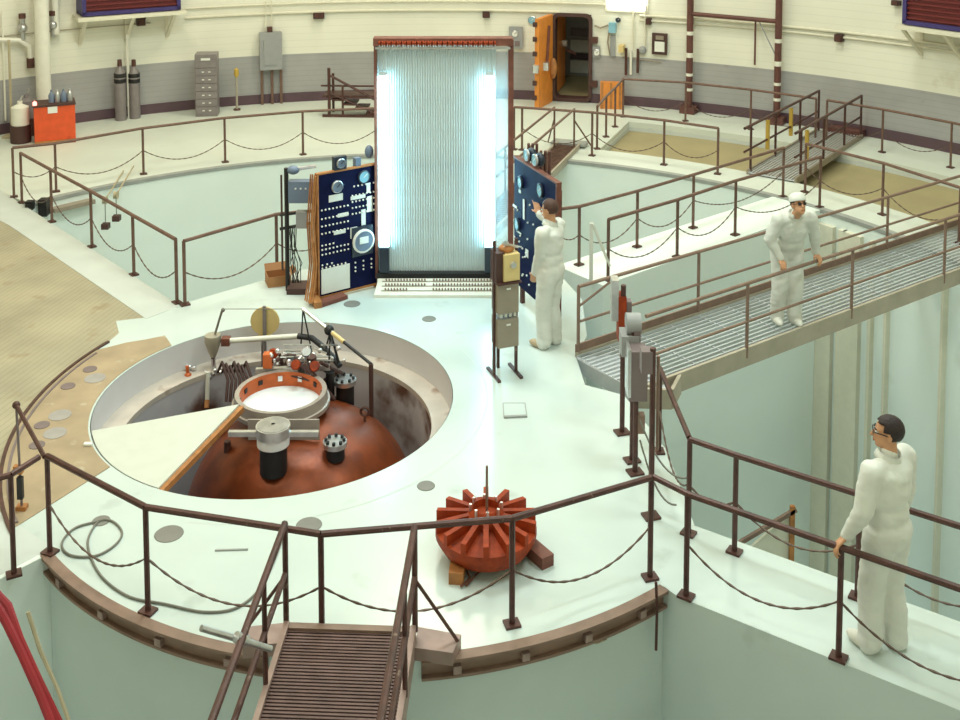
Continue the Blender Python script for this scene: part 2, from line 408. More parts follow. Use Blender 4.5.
# ---- plank deck and its white border strip on the left
strip = [(-7.60, 18.10), (-3.90, 14.03), (-4.23, 13.62), (-7.71, 17.46), (-9.5, 19.45), (-9.1, 19.8)]
strip = [G(14, 199), G(180, 306), G(146, 319), G(10, 226), G(-60, 188), G(-30, 170)]
struct(MB().prism([(p.x, p.y) for p in strip], -.5, .004), 'floor_strip', 'strip_white', 'white border strip beside the plank deck')
sA, sB = G(146, 319), G(10, 226); sd = (sB-sA).normalized(); sE = sA+sd*9.5
deck = [(sA.x, sA.y)] + arc(TR, R_TR+.004, R(154), R(220), 40) + [(-4.05, 8.45), (-6.5, 7.3), (-13.6, 7.3), (-13.6, 17.0), (sE.x, sE.y)]
struct(MB().prism(deck, -.5, -.002), 'floor_deck', 'tan_deck', 'tan plank deck with close diagonal joints')
struct(MB().prism([(-4.05, 8.45), (-3.62, 8.98), (-4.45, 9.62), (-6.0, 8.2), (-6.2, 7.45)], -.1, .003), 'floor_patch', 'strip_white', 'white painted corner of the deck at the pit')
ua, ub = Vector((sA.x, sA.y, 0)), Vector((strip[1].x, strip[1].y, 0))
lw = MB(); dl = [strip[0], strip[1]]
n2 = Vector((-(dl[1]-dl[0]).y, (dl[1]-dl[0]).x, 0)).normalized()*-.25
lw.prism([(p.x, p.y) for p in (dl[0], dl[1], dl[1]+n2, dl[0]+n2)], ZP, -.5)
struct(lw, 'wall_left', 'pit_white', 'white pit wall under the plank deck')
struct(MB().prism([(-4.04, 8.40), (-3.60, 8.92), (-4.2, 8.9), (-6.5, 7.7), (-13, 7.7), (-13, 7.27), (-6.5, 7.27)], ZP, .001), 'wall_front', 'pit_white', 'white pit wall at the deck front')
# ---- walkway wall with two railings, running from platform to outer ring
wA, wB = Vector((1.16, 15.28)), Vector((5.15, 18.50)); wdir = (wB-wA).normalized(); wnr = Vector((-wdir.y, wdir.x))
wkp = [wA-wnr*.80, wB-wnr*.80, wB+wnr*.12, wA+wnr*.12]
struct(MB().prism([(p.x, p.y) for p in wkp], ZP, 0), 'wall_walkway', 'pit_white', 'thick white wall crossing the pit, its top a walkway')
# pilasters in the pit corner
for i, (px, wd_) in enumerate(((822, .30), (838, .12), (848, .35), (868, .06), (884, .05), (941, .05))):
    p = on_cyl(px, 420, R_PIT-.05)
    a = angle(p); q = polar(a, R_PIT-.03)
    mb = MB().box((0, 0, (ZP-.2)/2), (.14, wd_, -ZP-.2), None); o = struct(mb, 'trim_%d' % (6+i), 'cream_paint', 'pale vertical pilaster on the pit wall'); o.location = (q.x, q.y, 0); o.rotation_euler = (0, 0, a)

# ---- round well
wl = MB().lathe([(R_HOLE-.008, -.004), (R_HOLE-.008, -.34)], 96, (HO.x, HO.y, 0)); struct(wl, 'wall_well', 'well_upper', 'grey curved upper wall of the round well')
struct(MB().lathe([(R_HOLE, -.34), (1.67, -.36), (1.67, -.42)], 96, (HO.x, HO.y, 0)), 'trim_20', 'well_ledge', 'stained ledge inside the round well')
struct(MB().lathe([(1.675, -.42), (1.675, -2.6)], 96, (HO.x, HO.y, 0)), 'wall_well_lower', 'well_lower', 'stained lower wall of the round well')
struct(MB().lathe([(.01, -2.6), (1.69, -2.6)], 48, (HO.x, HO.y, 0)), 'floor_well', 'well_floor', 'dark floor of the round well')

# ================================================================== RAILINGS
plate_me = MB().box((0, 0, .010), (.12, .10, .020)).mesh('base_plate', 'rail_brown', False)
def railing(label, feet, h=.85, m='rail_brown', chain=.26, mid=None, plates=True, skip=(), nochain=(), r=.023, group=None, posts=None, z=0.):
    ft = [Vector((p[0], p[1], z)) for p in feet]
    root = thing('railing', label, 'railing', ft[0], 0, group)
    L = [p-ft[0] for p in ft]
    post = MB().cyl((0, 0, 0), (0, 0, h), r, n=8).mesh('post', m)
    for i, p in enumerate(L):
        if posts is not None and i not in posts: continue
        po = place(post, 'post', root, p)
        if plates: place(plate_me, 'base_plate', po, (0, 0, 0), (0, 0, math.atan2((L[-1]-L[0]).y, (L[-1]-L[0]).x)))
    for i in range(len(L)-1):
        if i in skip: continue
        a, b = L[i], L[i+1]
        MB().cyl(a+Vector((0, 0, h)), b+Vector((0, 0, h)), r*1.1, n=8).build('top_rail', m, root)
        if mid: MB().cyl(a+Vector((0, 0, h*mid)), b+Vector((0, 0, h*mid)), r*.9, n=8).build('middle_rail', m, root)
        if chain and i not in nochain:
            n = max(10, int((b-a).length/.05)); P = sag(a+Vector((0, 0, h*.52)), b+Vector((0, 0, h*.52)), min(chain, .2*(b-a).length), n)
            MB().tube(P, [.011 if k % 2 else .006 for k in range(len(P))], 5).build('chain', 'chain_dark', root)
    return root
RN = 8.80
def ring_feet(pxs, RR): return [polar(angle(on_cyl(px, 150, RR)), RR) for px in pxs]
railing('brown railing with hanging chains along the pit rim in front of the gas cylinders', [G(14, 197)]+ring_feet((55, 143, 225, 303, 378), 8.66), m='rail_tan')
railing('railing with chains on the pit rim between tall lit board and tan recess', ring_feet((514, 522, 592, 664, 718), 8.86), m='rail_tan', nochain=(0,))
railing('railing with chains on the pit rim beside the tan recess, right of the small footbridge', ring_feet((806, 884, 962, 1040), 8.95), m='rail_tan')
railing('railing with chains along the grey wall behind the tan recess', [G(597, 149), G(606, 137), G(615, 127), G(623, 117)]+ring_feet((685, 750, 815), 12.3), m='rail_tan', nochain=(0, 1, 2))
railing('railing with chains behind the tan recess, beyond the small footbridge', ring_feet((826, 882, 951, 1030), 12.3), m='rail_tan')
railing('railing with chains on the white border strip of the plank deck', [G(22, 203), G(52, 222), G(92, 247), G(134, 275), G(177, 303)], m='rail_tan')
railing('railing with one chain on the platform edge behind the cardboard box', [G(185, 305), G(277, 274), (-2.1, 15.28), (-1.5, 15.4)], m='rail_tan')
railing('far railing with chains on top of the white pit wall', [wA+wnr*.02]+[tuple(G(*q))[:2] for q in ((579, 265), (637, 247), (693, 228))]+[tuple(wB+wnr*.0)], m='rail_tan', posts=(1, 2, 3, 4))
rb = railing('near railing with chains on top of the white pit wall, ending in a pale brace', [tuple(G(608, 280))[:2]]+[tuple(G(*q))[:2] for q in ((677, 257), (735, 235))]+[tuple(wB-wnr*.72)], m='rail_tan')
bp = G(608, 280); MB().bar((-.22, -.05, .80), (0.02, 0, .2), .05, .03).bar((-.24, -.06, .82), (-.24, -.06, .0), .05, .03).build('brace', 'pipe_white', rb)
# front of the platform
railing('dark front railing with chains on the drum, left of the ramp', [G(50, 553), G(148, 612), G(322, 643)])
railing('dark front railing with chains on the drum, between ramp and platform corner', [G(322.5, 643), G(512, 625), G(650, 578)], posts=(1, 2))
railing('short dark railing on the deck corner left of the drum', [G(14, 575), (G(14, 575).x-.9, G(14, 575).y-.5), (G(14, 575).x-1.9, G(14, 575).y-1.0)], m='rail_brown', chain=0)
rl3 = D.objects[[o.name for o in D.objects if o.get('label', '').startswith('short dark railing on the deck')][0]]
MB().cyl(G(14, 575)+Vector((0, 0, .85)), G(39, 457, .85), .025, n=8).build('top_rail', 'rail_brown', rl3, world=True)
# right walkway, near and far
nf = [Vector((1.63, 8.36)), Vector((2.62, 7.69)), Vector((3.75, 6.93)), Vector((4.9, 6.15))]
rn = railing('near railing with chains on the right walkway, a hand resting on it', nf)
ff_ = [G(690, 535), G(731, 556)]; fdir = (Vector((.83, -.56, 0)))
railing('far railing with chains on the right walkway, behind the standing man', [Vector((1.80, 9.17, 0)), Vector((2.14, 8.92, 0)), Vector((2.98, 8.35, 0)), Vector((3.95, 7.70, 0)), Vector((4.9, 7.06, 0))])
railing('dark railing on the platform edge from bridge end to right walkway', [G(659, 452), Vector((1.80, 9.19, 0))], chain=.3, posts=(0,))
j = MB().cyl(Vector((1.40, 8.60, .85)), Vector((1.63, 8.36, .85)), .024, n=8)
j.build('top_rail', 'rail_brown', rn, world=True)

# chain_post and hose end at the left edge of the drum
t = thing('chain_stanchion', 'leaning thin stanchion with orange tags beside the tan sheeting', 'stanchion', G(22, 510))
gb = G(22, 510); zt = T(gb.y, 405)
MB().cyl((0, 0, 0), (-.02, 0, zt), .012, n=8).build('post', 'box_mauve', t)
p2 = G(50, 553)-gb; MB().cyl((-.02, 0, zt), (p2.x-.02, p2.y, .84), .020, n=8).build('stay', 'rail_brown', t)
MB().box((0, 0, .02), (.09, .07, .05)).build('foot', 'wood_orange', t); MB().box((-.02, 0, .38), (.08, .05, .07)).build('tag', 'wood_orange', t)
MB().box((0, -.02, .22), (.05, .04, .2)).build('handle', 'black', t); MB().sphere((-.02, 0, zt), .035).build('cap', 'rail_brown', t)

# ================================================================== GANGWAYS
def gangway(name, label, p0, p1, width, side, deckm, sidem, z=0., pitch=.045, bars_along=False, sh=.16, toe=None):
    p0, p1 = Vector((p0[0], p0[1], z)), Vector((p1[0], p1[1], z)); L = (p1-p0).length; a = math.atan2((p1-p0).y, (p1-p0).x)
    t = thing(name, label, 'footbridge', p0, a)                    # local x runs along, y to the left
    g = MB()
    if bars_along:
        n = int(width/pitch)
        for i in range(n+1): g.box((L/2, -width/2+i*width/n, .015), (L, .016, .03))
        for i in range(int(L/.5)+1): g.box((i*.5, 0, .005), (.012, width, .02))
    else:
        n = int(L/pitch)
        for i in range(n+1): g.box((i*L/n, 0, .015), (.018, width, .03))
        for i in range(5): g.box((L/2, -width/2+width*(i+.5)/5, .004), (L, .012, .02))
    o = g.build('grating', deckm, t, smooth=False); o['kind'] = 'stuff'
    for s_ in (-1, 1):
        MB().box((L/2, s_*(width/2+.02), .03-sh/2+.03), (L, .04, sh)).build('stringer', sidem, t, smooth=False)
    return t, L
# right bridge, from platform to the far right
bd = Vector((6.36, 4.41)).normalized(); bn = Vector((-bd.y, bd.x))
b_far = Vector((1.13, 12.50)); BW = 1.0; bc0 = b_far-bn*(BW/2)+bd*.0
bt, bL = gangway('grating_bridge', 'long steel grating footbridge with pipe railings crossing the pit', bc0, bc0+bd*9.6, BW, 0, 'grate', 'bridge_paint', z=.0, pitch=.075, bars_along=True, sh=.22)
# angled apron where it meets the platform
MB().prism([(-.02, .5), (0, -.5), (.30, -.72), (.42, -.54), (.42, .3)], -.16, .005).build('apron', 'grate', bt, smooth=False)
MB().bar((0, -.50, -.06), (.30, -.74, -.06), .04, .22).bar((.30, -.74, -.06), (.62, -.54, -.06), .04, .22).build('apron_edge', 'bridge_paint', bt, smooth=False)
MB().box((bL/2, .53, .10), (bL, .02, .10)).build('toe_board', 'bridge_brown', bt, smooth=False)
def bridge_rail(t, y, xs, h, mids, x0, x1, m, r=.02, low=-.06):
    po = MB().cyl((0, 0, low), (0, 0, h), r, n=8).mesh('post', m)
    for x in xs: place(po, 'post', t, (x, y, 0))
    MB().cyl((x0, y, h), (x1, y, h), r*1.1, n=8).build('top_rail', m, t)
    for q in mids: MB().cyl((x0, y, h*q), (x1, y, h*q), r*.85, n=8).build('middle_rail', m, t)
def bx(px, py): return (Vector(G(px, py)[:2])-bc0).dot(bd)
bridge_rail(bt, .52, (.03, bx(695, 315), bx(884, 252), bx(884, 252)+3.0), .84, (.5,), .03, 9.5, 'bridge_brown')
bridge_rail(bt, -.53, (bx(745, 352), bx(850, 313), bx(939, 277), bx(939, 277)+1.9), .84, (.45,), bx(640, 388), 9.5, 'bridge_brown')
MB().cyl((.03, .52, .60), (.66, .52, .84), .014, n=6).build('stay', 'bridge_brown', bt)
# gangway at the front of the drum
fa, fb = G(350, 628, .16), Vector((-1.16, 3.6, 0))
rt, rL = gangway('grating_ramp', 'dark brown grating gangway with pipe railings leading onto the drum', (fa.x, fa.y), (fb.x, fb.y), (.90), 0, 'ramp_brown', 'ramp_side', z=.14, pitch=.032, sh=.20)
MB().box((.03, 0, .035), (.06, .94, .03)).build('end_bar', 'bridge_brown', rt, smooth=False)
MB().box((rL/2, 0, -.06), (rL, .9, .02)).build('under_plate', 'ramp_brown', rt, smooth=False)
for s_ in (-1, 1):
    y = s_*.48
    MB().cyl((-.02, y, 0), (-.02, y, .80), .022, n=8).build('post', 'rail_brown', rt)
    MB().cyl((-.02, y, .80), (rL, y, .82), .026, n=8).build('top_rail', 'rail_brown', rt)
    MB().cyl((-.02, y, .42), (rL, y, .46), .022, n=8).build('middle_rail', 'rail_brown', rt)
    MB().cyl((.62, y, 0), (.62, y, .80), .018, n=8).build('post', 'rail_brown', rt)
    MB().cyl((1.9, y, 0), (1.9, y, .80), .018, n=8).build('post', 'rail_brown', rt)
    MB().cyl((-.02, y, .40), (.02, s_*.80, -.04), .013, n=6).build('brace', 'rail_brown', rt)
    br = MB().prism([(-.12, 0), (.10, 0), (.14, .28), (-.05, .33)] if s_ > 0 else [(-.12, 0), (.10, 0), (.14, -.28), (-.05, -.33)], -.09, .01)
    o = br.build('bracket', 'ramp_side', rt, smooth=False); o.location = (0, s_*.49, -.05)
g0 = XY(201, 628, 6.55); g1 = XY(271, 649, 6.75)
t = one(MB().cyl(g0, g1, .020, n=10).cyl(XY(236, 637, 6.62), XY(247, 641, 6.66), .034, n=10), 'pipe_coupler', 'steel', 'grey pipe clamped across the left railing of the ramp', 'pipe')
# small footbridge over the tan recess
s0, s1 = Vector((5.22, 19.55)), Vector((7.45, 22.60))
st_, sL = gangway('plate_footbridge', 'small grey footbridge with pipe railings over the tan recess', s0, s1, .85, 0, 'grate', 'box_taupe', z=.03, pitch=.06, bars_along=True, sh=.12)
MB().box((sL/2, 0, -.0), (sL, .84, .02)).build('deck_plate', 'box_taupe', st_, smooth=False)
for y, xs in ((.43, (.1, 1.3, 2.6, sL-.1)), (-.43, (.3, 1.5, 2.7, sL-.05))):
    bridge_rail(st_, y, xs, .86, (.5,), xs[0]-.3, xs[-1], 'rail_brown', r=.024, low=0)
for y, x in ((.43, .9), (.43, 2.1), (-.43, .6)):
    MB().box((x, y, .52), (.06, .06, .55)).build('tag', 'yellow', st_)
MB().box((sL+.1, -.1, .05), (.3, .7, .12)).build('end_step', 'pipe_brown', st_)
# narrow gangway behind the board
s0, s1 = Vector((-.45, 15.45)), Vector((1.78, 21.75))
ng, nL = gangway('narrow_gangway', 'narrow pale gangway behind the tall lit board with brown railings', s0, s1, .42, 0, 'rail_tan', 'bridge_paint', z=.03, pitch=.09, sh=.14)
MB().box((nL/2, 0, -.01), (nL, .42, .02)).build('deck_plate', 'box_taupe', ng, smooth=False)
for y in (.2, -.2):
    bridge_rail(ng, y, (1.2, 3.2, nL-.4), .82, (), 0, nL-.4, 'rail_tan', low=0)
    MB().cyl((nL-.4, y, .6), (nL+.0, y*2.2, .02), .016, n=6).build('brace', 'rail_tan', ng)
MB().box((nL+.02, 0, .03), (.3, .7, .05)).build('landing_plate', 'edge_grey', ng)

# ================================================================== MANOMETER BOARD
Yb = 14.55
bl, brt = XY(378, 275, Yb), XY(509, 275, Yb)
zb, zt = T(Yb, 276), T(Yb, 38); x0, x1 = bl.x, brt.x
bw = x1-x0
B = thing('manometer_board', 'tall rust-framed board of upright glass tubes lit by two glowing lamps', 'instrument board', ((x0+x1)/2, Yb, 0))
hx = bw/2; zh = zt-zb
MB().box((0, .06, zt-.05), (bw+.08, .20, .10)).build('header', 'wood_dark', B, smooth=False)
MB().box((hx+.02, .05, (zb+zt)/2-.02), (.07, .16, zh)).build('frame_side', 'wood_dark', B, smooth=False)
MB().box((-hx-.015, .05, (zb+zt)/2-.02), (.035, .16, zh)).build('frame_side', 'wood_dark', B, smooth=False)
MB().box((0, .0, zb+.02), (bw+.03, .12, .07)).build('bottom_rail', 'black', B, smooth=False)
MB().box((0, -.05, zt-.125), (bw+.02, .04, .03)).build('manifold_bar', 'steel', B, smooth=False)
xr = x0 + (496-378)/(509-378)*bw - (x0+x1)/2            # right limit of the tube field
MB().box(((-hx+xr)/2, .10, (zb+zt)/2-.05), (xr+hx, .012, zh-.12)).build('back_panel', 'frosted', B, smooth=False)
MB().box(((hx+xr)/2, .10, (zb+zt)/2-.05), (hx-xr, .010, zh-.12)).build('clear_panel', 'clear_pane', B, smooth=False)
NT = 46
tube_me = MB().cyl((0, 0, zb+.05), (0, 0, zt-.11), .0095, n=8).mesh('glass_tube', 'tube_glass')
clip_me = MB().box((0, 0, 0), (.022, .05, .05)).mesh('tube_fitting', 'vane_red')
cap_me = MB().cyl((0, 0, 0), (0, 0, .03), .009, n=6).mesh('tube_cap', 'silver')
for i in range(NT):
    x = -hx+.05+(xr+hx-.07)*i/(NT-1)
    place(tube_me, 'glass_tube', B, (x, .045, 0))
    f_ = place(clip_me, 'tube_fitting', B, (x, -.06, zt-.06), (.3, 0, .2 if i % 2 else -.2))
    place(cap_me, 'tube_cap', f_, (0, -.02, -.04))
for px, nm in ((383.5, 'lamp'), (489.5, 'lamp')):
    zc0, zc1 = (T(Yb, 245), T(Yb, 76))
    p = XY(px, 150, Yb-.05); xx = p.x-(x0+x1)/2
    lo = MB().box((xx, -.045, (zc0+zc1)/2), (.13, .04, zc1-zc0)).build('lamp', 'lamp_on', B, label='glowing white fluorescent lamp', smooth=False)
    MB().box((xx, -.02, zc0-.18), (.13, .12, .34)).build('ballast', 'dial_black', B, smooth=False)
    MB().box((xx, -.01, zc1+.03), (.10, .06, .05)).build('lamp_socket', 'silver', B, smooth=False)
for q in (T(Yb, 168),):
    MB().box((-.10, .125, q), (bw*.80, .03, .05)).build('cross_bar', 'box_grey', B, smooth=False)
# sloping valve base
zbase = zb+.0; yf = G(430, 298).y-Yb
base = MB(); xa, xb2 = G(374, 298).x-(x0+x1)/2, G(512, 299).x-(x0+x1)/2
base.add([(xa, yf, 0), (xb2, yf, 0), (xb2, .2, 0), (xa, .2, 0), (xa, yf, .04), (xb2, yf, .04), (xb2, -.04, zbase), (xa+.04, -.04, zbase), (xb2, .2, zbase), (xa+.04, .2, zbase)],
         [(0, 1, 5, 4), (4, 5, 6, 7), (7, 6, 8, 9), (0, 4, 7, 9, 3), (1, 2, 8, 6, 5), (2, 3, 9, 8), (0, 3, 2, 1)])
bs = base.build('valve_base', 'pipe_white', B, smooth=False)
kn = MB().cyl((0, 0, 0), (0, -.03, .02), .012, n=8).mesh('valve_knob', 'bridge_brown'); bar_me = None
for r_ in range(3):
    for i in range(40):
        u = .06+.88*i/39
        if .36 < u < .42 or (r_ == 0 and .24 < u < .36): continue
        k = .30+.26*r_
        place(kn, 'valve_knob', bs, (xa+.04+(xb2-xa-.06)*u, yf+(-.04-yf)*k, .04+(zbase-.04)*k+.004))
for r_ in range(3):
    k = .24+.26*r_; yy = yf+(-.04-yf)*k; zz = .04+(zbase-.04)*k
    MB().box(((xa+xb2)/2, yy-.004, zz), (xb2-xa-.18, .012, .012)).build('strip', 'bridge_paint', bs, smooth=False)

# ================================================================== CONTROL PANELS
def dial(parent, x, z, r, face, ring='steel', y=-.03, hand=True, glass=None):
    d = MB().lathe([(r*1.12, .0), (r*1.12, .02), (r*.95, .03), (r*.95, .02)], 20, rot=Matrix.Rotation(PI/2, 3, 'X'), c=(x, y, z)).build('dial', ring, parent)
    MB().lathe([(.001, .021), (r*.96, .021)], 20, rot=Matrix.Rotation(PI/2, 3, 'X'), c=(x, y, z)).build('dial_face', face, d)
    if hand: MB().box((x+r*.2, y-.026, z+r*.2), (r*.9, .004, r*.12), Matrix.Rotation(-.7, 3, 'Y')).build('pointer', 'paper' if face in ('dial_black', 'dial_blue') else 'black', d, smooth=False)
    return d
pl, pr = G(318, 301), G(376, 286.5)
dv = (pr-pl); pw_ = dv.length; pa = math.atan2(dv.y, dv.x); pmid = (pl+pr)/2
pz0, pz1 = .05, T(pl.y, 174)
PL = thing('control_panel', 'navy control panel with rows of switches and a round chart recorder', 'control panel', (pl.x, pl.y, 0), pa)
MB().box((pw_/2, 0, (pz0+pz1)/2), (pw_, .05, pz1-pz0)).build('panel', 'navy', PL, smooth=False)
MB().box((pw_/2, -.01, pz1), (pw_+.03, .06, .02)).box((0, -.01, (pz0+pz1)/2), (.02, .06, pz1-pz0)).box((pw_/2, -.01, pz0), (pw_+.03, .06, .025)).build('panel_edge', 'wood_orange', PL, smooth=False)
def pu(u): return u*pw_
def pv(v): return pz1-(pz1-pz0)*v                     # v measured down from the top
knob = MB().sphere((0, -.035, 0), .013, 8, 6).mesh('switch', 'knob_white')
rows = [(.295, 0, .5), (.365, 0, .5), (.425, 0, .5), (.485, 0, .5), (.58, .0, .25), (.615, 0, .5), (.655, 0, .5), (.74, .0, .22), (.765, .0, .45), (.15, .55, .95), (.225, .52, .95), (.275, .52, .95), (.325, .52, .95), (.375, .52, .95), (.78, .56, .9), (.82, .56, .9), (.85, .56, .9)]
for v, u0, u1 in rows:
    n = 3 if v > .77 else max(3, int((u1-u0)*17))
    for i in range(n):
        place(knob, 'switch', PL, (pu(u0+.06+(u1-u0-.06)*i/max(1, n-1)), 0, pv(v)))
dial(PL, pu(.32), pv(.125), .075, 'box_bluegrey'); dial(PL, pu(.78), pv(.085), .08, 'dial_blue', ring='dial_black')
for u, v, wx, hz_ in ((.30, .215, .26, .055), (.86, .185, .07, .08), (.42, .365, .2, .03), (.36, .5, .22, .03), (.68, .245, .28, .03), (.88, .32, .1, .13), (.77, .42, .08, .13), (.60, .53, .13, .09)):
    MB().box((pu(u), -.03, pv(v)), (wx*pw_*.9, .008, hz_*(pz1-pz0))).build('name_plate', 'paper', PL, smooth=False)
MB().box((pu(.28), -.034, pv(.875)), (.48*pw_, .012, .2*(pz1-pz0)), None).build('paper_sheet', 'paper', PL, smooth=False)
MB().box((pu(.74), -.035, pv(.61)), (.36*pw_, .03, .24*(pz1-pz0))).build('recorder_case', 'dial_black', PL, smooth=False)
cr = dial(PL, pu(.75), pv(.61), .145, 'box_bluegrey', ring='knob_white', y=-.05, hand=False)
MB().box((pu(.75), -.078, pv(.60)), (.13, .006, .09)).build('chart_label', 'paper', cr, smooth=False)
# gauge standing on the panel top and its light box
MB().box((.33, 0, pz1+.09), (.18, .07, .19)).build('gauge_box', 'dial_black', PL, smooth=False); dial(PL, .33, pz1+.10, .06, 'box_bluegrey', y=-.04)
MB().box((.60, .02, pz1+.06), (.08, .08, .12)).build('indicator', 'box_bluegrey', PL, smooth=False)
MB().sphere((.80, .05, pz1+.16), (.06, .06, .09)).build('signal_horn', 'box_bluegrey', PL)
# support stand and boxes behind it
MB().bar((-.02, .02, 0), (.02, .02, pz1), .05, .05).bar((pw_, .02, 0), (pw_, .02, pz1), .04, .04).build('upright', 'wood_orange', PL, smooth=False)
MB().bar((-.10, -.22, .04), (-.03, .10, .05), .10, .08).build('skid', 'wood_orange', PL, smooth=False)
MB().bar((-.06, -.16, .03), (.34, -.10, .03), .14, .05).build('foot_plate', 'wood_dark', PL, smooth=False)
ca = MB()
for i in range(14):
    y0 = random.uniform(-.04, .10); xx = random.uniform(-.10, -.02)
    ca.tube([(xx+.06, y0, pz1-.02), (xx+.01, y0+.02, pz1*.6), (xx+.02, y0-.02, .5), (xx-.02, y0-.04, .25), (xx-.10, y0-.12, .06)], .010, 5)
ca.build('cable_bundle', 'wood_orange', PL)
sx = XY(287, 170, pl.y+.25)
S = thing('junction_rack', 'dark pipe rack with blue-grey junction boxes beside the navy panel', 'equipment rack', (G(290, 292).x, pl.y+.35, 0))
zz = lambda py: T(pl.y+.35, py)
def sxp(px): return XY(px, 230, pl.y+.35).x-G(290, 292).x
MB().cyl((sxp(287), 0, 0), (sxp(287), 0, zz(168)), .03, n=8).build('post', 'black', S)
MB().cyl((sxp(282), 0, zz(270)), (sxp(282), 0, zz(175)), .014, n=8).build('pipe', 'brown_dark', S)
MB().box((sxp(302), 0, zz(191)), (.33, .14, .29)).build('junction_box', 'box_bluegrey', S, smooth=False)
for i in range(3): MB().box((sxp(297+i*5), -.075, zz(187)), (.02, .01, .02)).build('button', 'knob_white', S)
MB().box((sxp(302), 0, zz(219)), (.14, .12, .22)).build('junction_box', 'box_grey', S, smooth=False)
MB().cyl((sxp(280), 0, zz(229)), (sxp(312), 0, zz(223)), .022, n=8).build('crossbar', 'black', S)
MB().cyl((sxp(280), 0, zz(215)), (sxp(314), 0, zz(211)), .02, n=8).build('crossbar', 'black', S)
MB().sphere((sxp(294), 0, zz(170)), (.085, .07, .06)).build('motor_cap', 'box_bluegrey', S)
for k in range(3): MB().cyl((sxp(298), .05*k, zz(168+k*2)), (sxp(316), .05*k, zz(165+k*2)), .012, n=6).build('conduit', 'silver', S)
wi = MB()
for i in range(9):
    xs_ = sxp(random.uniform(289, 298)); wi.tube([(xs_, -.03, zz(226)), (xs_+random.uniform(-.05, .07), -.05, zz(245)), (xs_+random.uniform(-.05, .09), -.04, zz(262)), (xs_+random.uniform(-.03, .1), -.03, zz(282))], .006, 5)
wi.build('loose_wires', 'black', S)
MB().box((sxp(297), 0, .04), (.25, .3, .08)).build('foot', 'brown_dark', S, smooth=False)
# right control panel
rl, rr_ = G(508, 281, .28), G(541, 304, .28)
rl = Vector((.47, 14.18, 0)); rr2 = Vector((.94, 13.02, 0))
dv = rr2-rl; rw_ = dv.length; ra = math.atan2(dv.y, dv.x)
rz1 = T(rr2.y, 184)
PR = thing('control_panel', 'navy gauge panel with round dials, touched by the man in white', 'control panel', (rl.x, rl.y, 0), ra)
MB().box((rw_/2, 0, (.25+rz1)/2), (rw_, .05, rz1-.25)).build('panel', 'navy', PR, smooth=False)
MB().box((rw_/2, 0, rz1+.01), (rw_+.03, .07, .02)).box((rw_, 0, (.25+rz1)/2), (.02, .07, rz1-.25)).build('panel_edge', 'wood_dark', PR, smooth=False)
for u in (.1, .95): MB().bar((rw_*u, .04, 0), (rw_*u, .04, rz1-.1), .05, .05).build('leg', 'rust_dark', PR, smooth=False)
for px, py, r_ in ((523, 182, .075), (543, 190, .08), (520, 224, .075)):
    # find where the pixel meets the panel
    d = ray(px, py); nrm = Vector((-math.sin(ra), math.cos(ra), 0)); tt = (rl-Vector((0, 0, H))).dot(nrm)/d.dot(nrm); q = Vector((0, 0, H))+d*tt
    dial(PR, (q-rl).dot(dv.normalized()), q.z, r_, 'dial_blue', ring='dial_black')
def ppt(px, py):
    d = ray(px, py); nrm = Vector((-math.sin(ra), math.cos(ra), 0)); tt = (rl-Vector((0, 0, H))).dot(nrm)/d.dot(nrm); q = Vector((0, 0, H))+d*tt
    return (q-rl).dot(dv.normalized()), q.z
for px, py, a_, b_ in ((522, 191, .06, .04), (526, 209, .05, .26), (517, 206, .12, .03), (521, 232, .14, .02), (529, 253, .08, .10)):
    x_, z_ = ppt(px, py); MB().box((x_, -.03, z_), (a_, .008, b_)).build('name_plate', 'paper', PR, smooth=False)
for i in range(26):
    x_, z_ = ppt(random.uniform(516, 540), random.uniform(200, 285)); place(knob, 'switch', PR, (min(max(x_, .03), rw_-.03), 0, z_))
for x_ in (.28, .48): MB().sphere((rw_*x_, .06, rz1+.12), (.085, .06, .09)).build('gauge_back', 'dial_black', PR); dial(PR, rw_*x_, rz1+.12, .07, 'dial_blue', y=.0)
pp = MB()
for i in range(6): pp.cyl((rw_*(.05+.1*i), .15, rz1-.3), (rw_*(.1+.1*i), .12, rz1+.2+.03*(i % 3)), .02, n=6)
pp.build('pipe_bundle', 'pipe_brown', PR)

# cardboard box
bxl = G(278, 283)
t = thing('cardboard_box', 'open brown cardboard box on the platform edge', 'box', (bxl.x, bxl.y, 0), .35)
MB().box((0, -.13, .07), (.30, .01, .14)).box((0, .13, .07), (.30, .01, .14)).box((-.15, 0, .07), (.01, .26, .14)).box((.15, 0, .07), (.01, .26, .14)).box((0, 0, .008), (.3, .26, .012)).build('tray', 'box_card', t, smooth=False)
MB().box((0, .18, .17), (.30, .01, .11), Matrix.Rotation(-.7, 3, 'X')).box((.2, 0, .16), (.01, .25, .09), Matrix.Rotation(.9, 3, 'Y')).build('flap', 'box_card', t, smooth=False)

